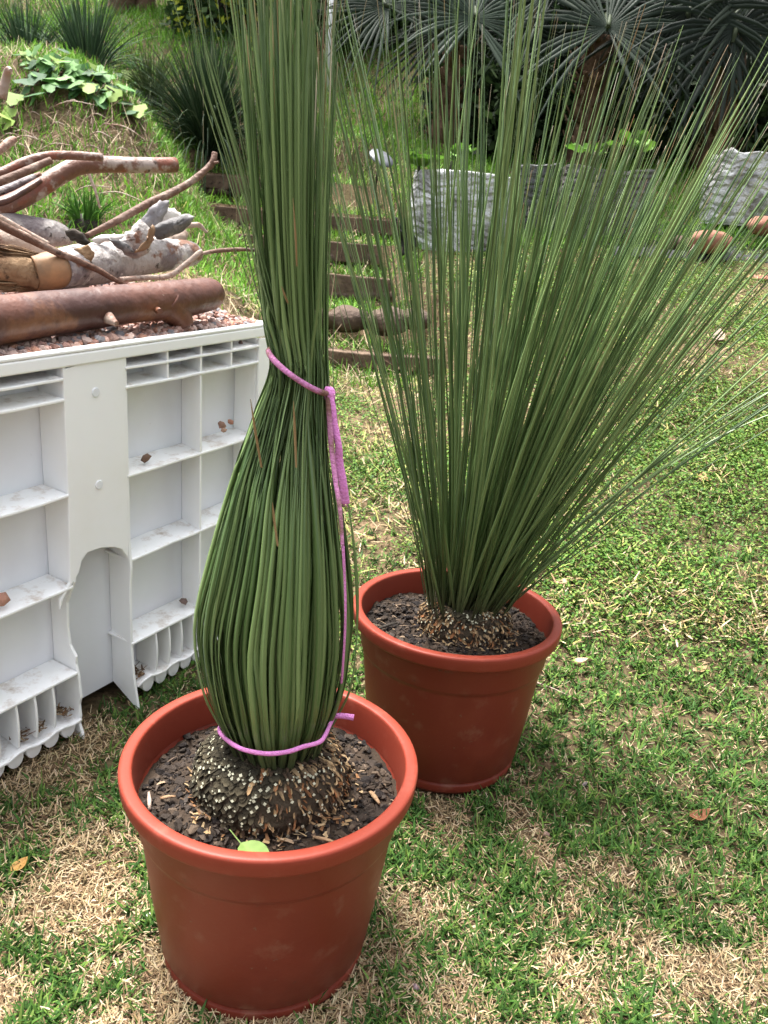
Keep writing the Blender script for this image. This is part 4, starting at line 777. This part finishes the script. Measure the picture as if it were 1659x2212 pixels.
for (px, py, y, n, sp, sz, l) in [(905,362,5.15,8,.05,.13,'lettuce at the left rim of the tall white bag'), (975,355,5.3,9,.08,.14,'lettuce in the middle of the tall white bag'), (1285,335,5.4,12,.10,.14,'lettuce in the left half of the dusty grey bag'), (1385,330,5.4,12,.10,.15,'lettuce in the right half of the dusty grey bag')]:
    p = at(px, py, y); r = empty('lettuce', p, l, 'plant', 'lettuces growing in the bags'); plant_leaves(r, p, n, sp, sz, LET)
    mb = MB(); mb.tube([p + np.array([0, 0, -.09]), p + np.array([0, 0, .02])], [.012, .008], 8); mb.build('stem', M['dark_stem'], r); settle(r)
def ground_pt(px, py, y0=1., y1=12.):
    r = ray(px, py); ys = np.linspace(y0, y1, 1500); P = r[None]*(ys/r[1])[:, None]; zz_ = zt(P[:, 0], P[:, 1]) - Z0; i = np.argmax(zz_ >= P[:, 2]); i = i if zz_[i] >= P[i, 2] else len(ys)-1
    p = P[i].copy(); p[2] += Z0; return p
for px, py, y, s, m, l in [(1533,522,5.0,(.135,.09,.072),M['rock_red'],'large rounded terracotta stone on the black sheeting'), (1650,488,5.3,(.11,.08,.06),M['rock_red'],'reddish stone by the crumpled bag at the photo edge'), (1462,525,5.15,(.09,.07,.05),M['rock_brown'],'dark brown stone beside the large terracotta stone')]:
    sd_ += 1; lump('rock', at(px, py, y), s, m, l, 'stone', 'stones along the black sheeting', sd_, 3, .22)
p = ground_pt(1640, 602); lump('rock', p, (.09, .06, .02), M['rock_red'], 'flat pinkish stone sunk in the lawn at the right edge', 'stone', None, 411, 3, .2)
# black sheeting lying along the top edge of the lawn
mb = MB(); nx_, ny_ = 70, 16; A_, B_ = at(1330, 530, 4.98), at(1800, 560, 4.98); V = []
for j in range(ny_+1):
    for i in range(nx_+1):
        q = A_ + (B_-A_)*i/nx_ + np.array([0, .62*j/ny_, 0]); q[2] = max(zt(q[0], q[1]), A_[2] + (B_[2]-A_[2])*i/nx_ - .02) + .015 + .03*max(0, float(fbm(q[0]*5, q[1]*5, 0, 3, 66))) - (.05 if j == 0 else 0); V.append(q)
mb.add(V, [(j*(nx_+1)+i, j*(nx_+1)+i+1, (j+1)*(nx_+1)+i+1, (j+1)*(nx_+1)+i) for j in range(ny_) for i in range(nx_)], True)
tag(mb.build('plastic_sheet', M['plastic_black']), 'black plastic sheeting along the top edge of the lawn', 'plastic sheet')
mb = MB(); c0 = at(870, 545, 4.9); V = []
for i in range(13):
    for j in range(9):
        u, v = i/12, j/8; V.append(c0 + np.array([(v-.5)*.11*(1-.3*u) + .03*math.sin(u*5), .03*math.sin(v*7+u*4), u*.17 + .02*math.sin(v*9)]))
mb.add(V, [(i*9+j, i*9+j+1, (i+1)*9+j+1, (i+1)*9+j) for i in range(12) for j in range(8)], True)
o = mb.build('plastic_scrap', M['plastic_black']); md = o.modifiers.new('thick', 'SOLIDIFY'); md.thickness = .004; tag(o, 'crumpled black plastic scrap between the steps and the tall white bag', 'plastic scrap')
ld = empty('garden_light', at(820, 380, 5.6), 'tilted pale grey disc on a short stake on the grass bank', 'garden light'); c0 = at(824, 341, 5.6)
mb = MB(); Rm = np.array(Matrix.Rotation(.45, 3, 'Y') @ Matrix.Rotation(.55, 3, 'X')); a = np.arange(28)/28*6.283; V = []
for r_, z_ in ((.001, .014), (.05, .012), (.082, .004), (.086, -.004), (.078, -.010), (.001, -.012)): V += [c0 + Rm @ np.array([r_*math.cos(t), r_*math.sin(t), z_]) for t in a]
mb.add(V, [(i*28+j, i*28+(j+1) % 28, (i+1)*28+(j+1) % 28, (i+1)*28+j) for i in range(5) for j in range(28)], True); mb.build('head', M['grey_disc'], ld)
mb = MB(); mb.tube([c0 + np.array([-.01, .01, -.008]), c0 + np.array([-.03, .03, -.2])], [.010, .008], 8); mb.build('stake', M['dark_stem'], ld); settle(ld)
p = at(712, 105, 7.4); mb = MB(); mb.tube([p + np.array([0, 0, -.5]), p + np.array([0, 0, .75])], [.035, .035], 16); tag(mb.build('post', M['post_white']), 'slim white post on the hill right of the tied bundle', 'post')
# ------------------------------------------------------------------ fan palms
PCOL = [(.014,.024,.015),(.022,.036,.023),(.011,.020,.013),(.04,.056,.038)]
def frond(root, base, hub, R, face, roll, seed, dark=1., span=5.2, nseg=40):
    """petiole from base to hub, then a fan of folded segments round the hub in the plane facing `face`"""
    rs = random.Random(seed); f = np.array(face, float) + np.array([rs.uniform(-.45, .45), 0, rs.uniform(-.1, .5)]); f /= np.linalg.norm(f); upv = np.array([math.sin(roll), 0, math.cos(roll)]); upv = upv - f*(upv @ f); upv /= np.linalg.norm(upv); sx = np.cross(upv, f)
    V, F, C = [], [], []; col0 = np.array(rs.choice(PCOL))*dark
    for k in range(nseg):
        a = (k/(nseg-1)-.5)*span + rs.uniform(-.03, .03); d = upv*math.cos(a) + sx*math.sin(a); s = -upv*math.sin(a) + sx*math.cos(a)
        if rs.random() < .07: continue
        L = R*(.82 + .18*math.cos(a*.5))*rs.uniform(.72, 1.06); hw = span/nseg*.36; b = len(V); droop = rs.uniform(.05, .4); cup = .16
        col = col0*rs.uniform(.75, 1.25)
        for t, w in ((0.02, .02), (.25, .25*hw), (.48, .46*hw), (.72, .30*hw), (.9, .12*hw), (1., .006)):
            c = hub + d*L*t + f*(cup*L*t*t*.6) - np.array([0, 0, droop*L*t**3]); ww = w*R if t > .03 else .004
            V += [c - s*ww, c + f*ww*.9, c + s*ww]; C += [col*.9, col*1.15, col*.9]
        F += [(b+3*i+j, b+3*i+j+1, b+3*i+j+4, b+3*i+j+3) for i in range(5) for j in range(2)]
    nF = len(F); pet = MB(); mid = (base+hub)/2 + np.array([0, 0, .12]); P = spline([base, mid, hub, hub + upv*R*.12], 14); pet.tube(P, np.linspace(.028, .012, 14), 8); o = len(V)
    V += [np.array(v) for v in pet.v]; C += [np.array((.045, .06, .03))*dark]*len(pet.v); F += [tuple(i+o for i in g) for g in pet.f if len(g) == 4]
    return mesh_np('frond', np.array(V), np.array(F), M['leaf'], np.array(C), root)
def palm(px, py, y, th, label, fronds, seed):
    b = at(px, py, y); b[2] = min(b[2], zt(b[0], b[1])); root = empty('fan_palm', b, label, 'palm', 'fan palms behind the bags'); mb = MB(); top = b + np.array([0, 0, th])
    mb.tube(spline([b - np.array([0, 0, .1]), b + (top-b)*.5, top], 24), np.linspace(.13, .10, 24), 20, .3, seed, 1, True, 14)
    for k in range(70):                                # old leaf bases
        a = random.random()*6.283; z = random.random()*th; o = b + np.array([math.cos(a)*.10, math.sin(a)*.10, z]); e = o + np.array([math.cos(a)*.10, math.sin(a)*.10, random.uniform(.02, .16)])
        mb.tube([o, (o+e)/2 + np.array([0, 0, -.01]), e], [.022, .018, .008], 5, .2, k, .5)
    mb.build('trunk', M['trunk'], root)
    for i, (hx_, hy, hyy, R, face, roll, dk) in enumerate(fronds): frond(root, top + np.array([random.uniform(-.05, .05), 0, 0]), at(hx_, hy, hyy), R, face, roll, seed*50+i, dk)
    settle(root); return root
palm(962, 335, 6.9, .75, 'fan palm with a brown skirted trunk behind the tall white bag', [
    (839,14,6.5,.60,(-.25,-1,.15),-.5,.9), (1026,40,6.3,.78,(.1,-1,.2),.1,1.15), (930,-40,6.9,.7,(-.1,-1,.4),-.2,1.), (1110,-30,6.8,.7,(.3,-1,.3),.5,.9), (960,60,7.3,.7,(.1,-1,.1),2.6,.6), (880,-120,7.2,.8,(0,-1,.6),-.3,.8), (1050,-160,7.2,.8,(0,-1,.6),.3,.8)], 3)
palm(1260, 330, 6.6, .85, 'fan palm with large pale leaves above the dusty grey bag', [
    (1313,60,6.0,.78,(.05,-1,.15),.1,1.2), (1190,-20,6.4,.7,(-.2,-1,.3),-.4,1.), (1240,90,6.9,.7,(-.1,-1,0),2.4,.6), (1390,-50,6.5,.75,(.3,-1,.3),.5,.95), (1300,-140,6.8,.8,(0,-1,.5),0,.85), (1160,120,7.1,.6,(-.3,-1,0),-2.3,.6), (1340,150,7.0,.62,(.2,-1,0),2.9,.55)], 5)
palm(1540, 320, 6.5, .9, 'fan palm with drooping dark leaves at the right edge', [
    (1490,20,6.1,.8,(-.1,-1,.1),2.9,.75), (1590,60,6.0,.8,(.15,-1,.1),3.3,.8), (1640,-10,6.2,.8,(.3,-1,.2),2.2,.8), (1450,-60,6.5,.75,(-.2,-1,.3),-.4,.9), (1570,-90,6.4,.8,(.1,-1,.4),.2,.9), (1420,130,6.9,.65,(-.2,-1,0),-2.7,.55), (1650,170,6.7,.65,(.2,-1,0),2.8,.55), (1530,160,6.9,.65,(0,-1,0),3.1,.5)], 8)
# ------------------------------------------------------------------ tussocks, bushes, vine and trees on the bank
def tussock(px, py, y, n, L, spread, cols, label, seed):
    c = at(px, py, y); c[2] = zt(c[0], c[1]); r = empty('tussock', c, label, 'grass clump', 'grass tussocks on the bank'); rs = np.random.default_rng(seed); S = 8; a = rs.uniform(0, 6.283, n); e = np.abs(rs.normal(0, spread, n)); l = L*rs.uniform(.6, 1.1, n)
    P = np.zeros((n, S, 3)); 
    for s in range(S):
        t = s/(S-1); ang = e*(.55 + .75*t); P[:, s] = c + np.c_[np.cos(a)*np.sin(ang), np.sin(a)*np.sin(ang), np.cos(ang)]*(l*t)[:, None] + np.c_[np.cos(a), np.sin(a), 0*a]*.05
    col = np.array(cols)[rs.integers(0, len(cols), n)][:, None, :]*rs.uniform(.7, 1.3, (n, 1, 1))*np.ones((1, S, 1))
    needles('leaves', P, np.tile(.009*np.interp(np.linspace(0, 1, S), [0, .5, 1], [.8, 1, .15]), (n, 1)), col, r, M['leaf'], c - np.array([0, 0, .3]))
    mb = MB(); mb.tube([c + np.array([0, 0, -.05]), c + np.array([0, 0, .04])], [.09, .05], 12, .3); mb.build('crown_base', M['dark_stem'], r); settle(r)
TG = [(.055,.10,.055),(.075,.13,.07),(.04,.075,.04),(.10,.155,.085)]
tussock(448, 330, 6.2, 1100, .80, .8, [(.034,.064,.03),(.05,.088,.044),(.026,.05,.025),(.085,.12,.065)], 'large dark green tussock above the timber steps', 1)
tussock(190, 165, 6.2, 380, .60, .55, TG, 'fan shaped grey green tussock behind the vine', 2)
tussock(60, 160, 6.3, 320, .52, .65, TG, 'olive tussock at the left edge behind the crest of the bank', 3)
tussock(330, 190, 6.6, 200, .40, .8, [(.10,.14,.05),(.14,.17,.07)], 'low thin tussock between the vine and the dark one', 4)
tussock(185, 492, 3.95, 140, .16, .6, [(.06,.15,.03),(.09,.2,.04)], 'small bright green tuft just above the silvery log', 5)
def bush(name, px, py, y, rx, rz_, n, size, cols, label, cat, seed, trunk=True):
    c = at(px, py, y); rs = np.random.default_rng(seed); g = zt(c[0], c[1]); root = empty(name, (c[0], c[1], g), label, cat); u = rs.normal(0, 1, (n, 3)); u /= np.linalg.norm(u, axis=1)[:, None]
    rad = rs.uniform(.45, 1, n)**.6*(1 + .5*fbm(u[:, 0]*2+seed, u[:, 1]*2, u[:, 2]*2, 3, seed)); q = c + u*rad[:, None]*[rx, rx, rz_]; d = rs.normal(0, 1, (n, 3)) + u*.5 + [0, 0, -.2]; d /= np.linalg.norm(d, axis=1)[:, None]
    w = np.cross(d, rs.normal(0, 1, (n, 3))); w /= np.linalg.norm(w, axis=1)[:, None]; s = (size*rs.uniform(.6, 1.3, n))[:, None]
    V = np.stack([q, q + d*s*.5 + w*s*.28, q + d*s, q + d*s*.5 - w*s*.28], 1).reshape(-1, 3); col = np.array(cols)[rs.integers(0, len(cols), n)]*rs.uniform(.7, 1.3, (n, 1))
    mesh_np('crown', V, (np.arange(n)*4)[:, None] + np.arange(4), M['leaf'], np.repeat(col, 4, 0), root)
    mb = MB(); b0 = np.array([c[0], c[1], g])
    for k in range(7):
        e = c + np.array([random.uniform(-.6, .6)*rx, random.uniform(-.6, .6)*rx, random.uniform(-.1, .6)*rz_]); mb.tube(spline([b0, (b0+e)/2 + np.array([0, 0, .05]), e], 10), np.linspace(.04, .01, 10), 8, .2)
    mb.build('trunk', M['dark_stem'], root); settle(root)
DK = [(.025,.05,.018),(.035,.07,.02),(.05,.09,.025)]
bush('bush', 480, 10, 8.0, .5, .5, 4000, .08, DK+[(.36,.40,.04)], 'dark bush with yellow flowers at the top left of the bundle', 'bush', 1)
bush('bush', 640, -10, 8.4, .8, .75, 5000, .09, DK, 'dark leafy bush behind the top of the tied bundle', 'bush', 2)
bush('bush', 760, 40, 8.8, .6, .6, 3500, .09, DK+[(.07,.11,.05)], 'dark bush beside the slim white post', 'bush', 3)
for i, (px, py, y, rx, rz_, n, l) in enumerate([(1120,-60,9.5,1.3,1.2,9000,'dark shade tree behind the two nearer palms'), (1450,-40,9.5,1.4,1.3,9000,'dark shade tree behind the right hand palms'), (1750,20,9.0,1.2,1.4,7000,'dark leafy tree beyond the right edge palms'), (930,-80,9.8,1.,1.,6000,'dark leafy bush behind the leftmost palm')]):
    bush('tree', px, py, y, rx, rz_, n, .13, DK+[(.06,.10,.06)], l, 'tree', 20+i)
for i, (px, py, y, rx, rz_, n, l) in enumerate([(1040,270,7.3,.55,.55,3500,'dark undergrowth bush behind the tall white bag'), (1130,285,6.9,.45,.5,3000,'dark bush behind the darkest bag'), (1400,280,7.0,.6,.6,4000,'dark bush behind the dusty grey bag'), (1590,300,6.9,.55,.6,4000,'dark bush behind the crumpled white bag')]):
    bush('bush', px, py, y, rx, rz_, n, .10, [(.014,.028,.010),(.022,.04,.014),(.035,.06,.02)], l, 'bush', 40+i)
for i, (px, py, y, R, l) in enumerate([(262,24,9.0,.10,'brown tree trunk foot at the top edge of the hill'), (312,20,9.3,.07,'slimmer dark trunk foot right of the brown one'), (575,22,9.0,.05,'thin dark trunk rising by the yellow flowered bush')]):
    b = ground_pt(px, py, 6, 13); r = empty('tree', b, l, 'tree', 'trees at the top of the hill'); mb = MB(); tp = b + np.array([.15, .1, 3.2])
    mb.tube(spline([b - np.array([0, 0, .1]), b + np.array([.02, 0, .3]), (b+tp)/2, tp], 30), np.linspace(R*1.5, R*.5, 30), 14, .2, 50+i); mb.build('trunk', M['trunk'], r)
    rs = np.random.default_rng(i); n = 2500; q = tp + rs.normal(0, .55, (n, 3))*[1, 1, .7]; d = rs.normal(0, 1, (n, 3)); d /= np.linalg.norm(d, axis=1)[:, None]; w = np.cross(d, rs.normal(0, 1, (n, 3))); w /= np.linalg.norm(w, axis=1)[:, None]
    mesh_np('crown', np.stack([q, q + d*.05 + w*.03, q + d*.1, q + d*.05 - w*.03], 1).reshape(-1, 3), (np.arange(n)*4)[:, None] + np.arange(4), M['leaf'], np.repeat(pick(DK, n), 4, 0), r); settle(r)
# vine with large lobed leaves on the crest
vr = empty('vine', at(190, 190, 4.95), 'creeping vine with large pale green leaves on the crest of the bank', 'vine'); V, F, C = [], [], []; mbv = MB()
lobes = [(0,.0),(-.42,-.12),(-.5,.25),(-.30,.42),(-.26,.72),(0,1.),(.26,.72),(.30,.42),(.5,.25),(.42,-.12)]
for k in range(120):
    t = random.random(); px = 60 + 250*t + random.gauss(0, 8); py = 148 + 60*t*t + random.gauss(0, 26) + 10
    if random.random() < .12: px, py = random.uniform(-10, 55), random.uniform(190, 300)
    p = ground_pt(px, py, 3.6, 7) + np.array([0, -.02, random.uniform(.02, .08)]); s = random.uniform(.06, .115); a = random.uniform(-2.6, -.5); e = random.uniform(.2, 1.2)
    d = np.array([math.cos(a)*math.cos(e), math.sin(a)*math.cos(e), -math.sin(e)]); sv_ = np.array([-math.sin(a), math.cos(a), random.uniform(-.4, .4)]); nn = np.cross(sv_, d)
    col = np.array(random.choice([(.10,.22,.06),(.15,.28,.10),(.05,.13,.04),(.035,.085,.035),(.19,.28,.06)]))*random.uniform(.8, 1.2); b = len(V); V.append(p + d*s*.3 - nn*s*.04); C.append(col*.9)
    for lx, ly in lobes: V.append(p + d*s*ly + sv_*s*lx + nn*s*.15*(abs(lx)-.2)); C.append(col)
    F += [(b, b+1+j, b+1+(j+1) % 10) for j in range(10)]
mesh_np('foliage', np.array(V), np.array(F), M['leaf'], np.array(C), vr); mbv.tube(spline([ground_pt(a, b, 3.6, 7) + np.array([0, 0, .02]) for a, b in ((20, 260), (40, 200), (90, 160), (150, 165), (210, 185), (260, 215), (305, 235))], 60), .004, 6, .2); mbv.build('runner', M['dark_stem'], vr); settle(vr)
# dry stalks hanging down the face of the bank behind the pile
mb = MB()
for k in range(28):
    px, py = random.uniform(-20, 260), random.uniform(230, 480); p = ground_pt(px, py, 3.4, 7); a = random.uniform(-.7, .7); d = np.array([math.cos(a), random.uniform(-.3, .3), math.sin(a)*.5 - .1])*random.uniform(.08, .3); q = p + d; q[2] = max(q[2], zt(q[0], q[1]))+.02
    mb.tube(spline([p + np.array([0, 0, .01]), (p+q)/2 + np.array([0, -.02, .03]), q], 8), np.linspace(.004, .002, 8), 5)
tag(mb.build('dry_stalks', M['bark_pale']), 'tangle of dry stalks on the bank behind the branch pile', 'dry stalks', kind='stuff')
# ------------------------------------------------------------------ small things in the pot and on the lawn
def leaf(p, L, Wd, az, tilt, curl, col, label, cat='leaf', grp=None, fold=.25, stalk=.25, zoff=0.):
    ni, nj = 9, 7; V, C = [], []; d = np.array([math.cos(az), math.sin(az), 0]); s = np.array([-math.sin(az), math.cos(az), 0]); up = np.array([0, 0, 1.]); ct, st = math.cos(tilt), math.sin(tilt); d2 = d*ct + up*st; n2 = -d*st + up*ct
    for i in range(ni):
        t = i/(ni-1); w = Wd*math.sin(math.pi*(t**.8))**.85*.5 + .0004
        for j in range(nj):
            u = j/(nj-1)*2-1; V.append(np.array(p) + d2*L*t + s*w*u + n2*(fold*w*abs(u) + curl*L*(t-.5)**2 + zoff)); C.append(np.array(col)*(1.12 if j == nj//2 else 1.0)*(1+.08*math.sin(i*3+j)))
    F = [(i*nj+j, i*nj+j+1, (i+1)*nj+j+1, (i+1)*nj+j) for i in range(ni-1) for j in range(nj-1)]
    b = len(V); st_ = L*stalk
    for q, w in ((np.array(p) + d2*.002, .0009), (np.array(p) - d2*st_ + n2*.3*st_, .0006)): V += [q - s*w, q + s*w]; C += [np.array(col)*.9]*2
    F.append((b, b+1, b+3, b+2)); return tag(mesh_np('leaf', np.array(V), np.array(F), M['leaf'], np.array(C), None, True), label, cat, grp)
q = at(522, 1815, .805); q[2] = float(hz1(q[0], q[1])) + .012
leaf(q, .056, .034, -.75, .05, .2, (.20, .30, .085), 'fresh pale green leaf lying on the soil inside the near pot rim', fold=.3, stalk=.45)
DL = 'dead leaves on the lawn'
for px, py, L, Wd, az, c, cu, l in [(1490,1782,.042,.026,.3,(.22,.09,.045),.9,'curled dark brown leaf on the straw right of the pots'), (1200,1270,.045,.026,.2,(.42,.30,.18),.3,'flat tan leaf beside the rim of the far pot'), (1296,1238,.03,.018,.9,(.40,.27,.17),.4,'small pale brown leaf up the lawn behind the tan one'), (1521,1052,.06,.04,1.4,(.36,.22,.10),.6,'upright ochre leaf in the clover'), (1548,748,.16,.05,1.2,(.30,.22,.18),.4,'long grey brown leaf on the upper lawn'), (1452,962,.05,.03,1.3,(.34,.2,.14),.5,'small reddish leaf below the outer leaf blades'), (1500,1462,.035,.02,.4,(.3,.2,.1),.5,'brown leaf half sunk in the grass at the right'), (30,1895,.03,.02,1.,(.40,.22,.07),.5,'orange leaf in the straw at the bottom left'), (25,1570,.03,.016,.4,(.35,.17,.06),.5,'rust coloured leaf in the shade under the bin'), (1240,1440,.035,.02,.1,(.4,.32,.2),.4,'straw coloured leaf by the waist of the far pot')]:
    g = ground_pt(px, py, .5, 6); leaf(g, L, Wd, az, .25, cu, c, l, 'dead leaf', DL, zoff=.012)
for px, py, s, c, l in [(1622,1992,.007,(.40,.25,.22),'pinkish pebble low in the straw right of the near pot'), (898,2140,.008,(.34,.24,.26),'mauve pebble by the foot of the near pot'), (1262,1700,.007,(.30,.25,.27),'grey pebble just right of the far pot foot'), (1180,1810,.008,(.45,.28,.23),'rosy pebble in the straw between the pots'), (1402,1985,.006,(.03,.03,.03),'small black pebble in the green tuft'), (322,1985,.006,(.7,.7,.7),'white chip left of the near pot')]:
    g = ground_pt(px, py, .5, 6); stone(g + np.array([0, 0, .007]), s, c, l, 'pebbles on the lawn', 'pebble', 'pebble')
def chip(p, L, w, az, m, label, grp, tilt=.1):
    mb = MB(); d = np.array([math.cos(az)*math.cos(tilt), math.sin(az)*math.cos(tilt), math.sin(tilt)]); mb.tube([np.array(p), np.array(p) + d*L*.5 + [0, 0, .001], np.array(p) + d*L], [w*.8, w, w*.5], 6, .3, int(az*100), .6, True, 120); tag(mb.build('wood_chip', m), label, 'wood chip', grp)
WG = 'wood chips on the potting soil'
for px, py, y, L, az, w, m, l, hz_ in [(322,1688,.86,.032,1.9,.003,M['bark_pale'],'grey wood chip standing at the left inside the near pot',hz1), (680,1755,.83,.032,-.35,.0028,M['wood_raw'],'yellowish splinter at the front of the scaly trunk',hz1), (805,1652,.93,.03,-1.1,.004,M['wood_raw'],'pale broken chip right of the pink cord end',hz1), (715,1780,.82,.02,-1.4,.004,M['wood_raw'],'tan bark chip below the yellowish splinter',hz1), (835,1755,.86,.012,1.2,.003,M['wood_raw'],'small orange chip at the right of the near pot',hz1), (345,1640,.88,.02,.2,.003,M['wood_raw'],'tan flake beside the left inner wall of the near pot',hz1), (818,1340,1.38,.045,.6,.004,M['dark_stem'],'dark crooked twig on the soil of the far pot',hz2)]:
    p = at(px, py, y); p[2] = float(hz_(p[0], p[1])) + .006; chip(p, L, w, az, m, l, WG)
g = ground_pt(1170, 1500, 1, 3); mb = MB(); mb.tube(spline([g + np.array([-.01, .03, .012]), g + np.array([.03, .0, .014]), g + np.array([.075, -.03, .010])], 12), np.linspace(.0022, .0014, 12), 6, .2); tag(mb.build('twig', M['bark_pale']), 'thin pale twig on the grass right of the far pot', 'twig')
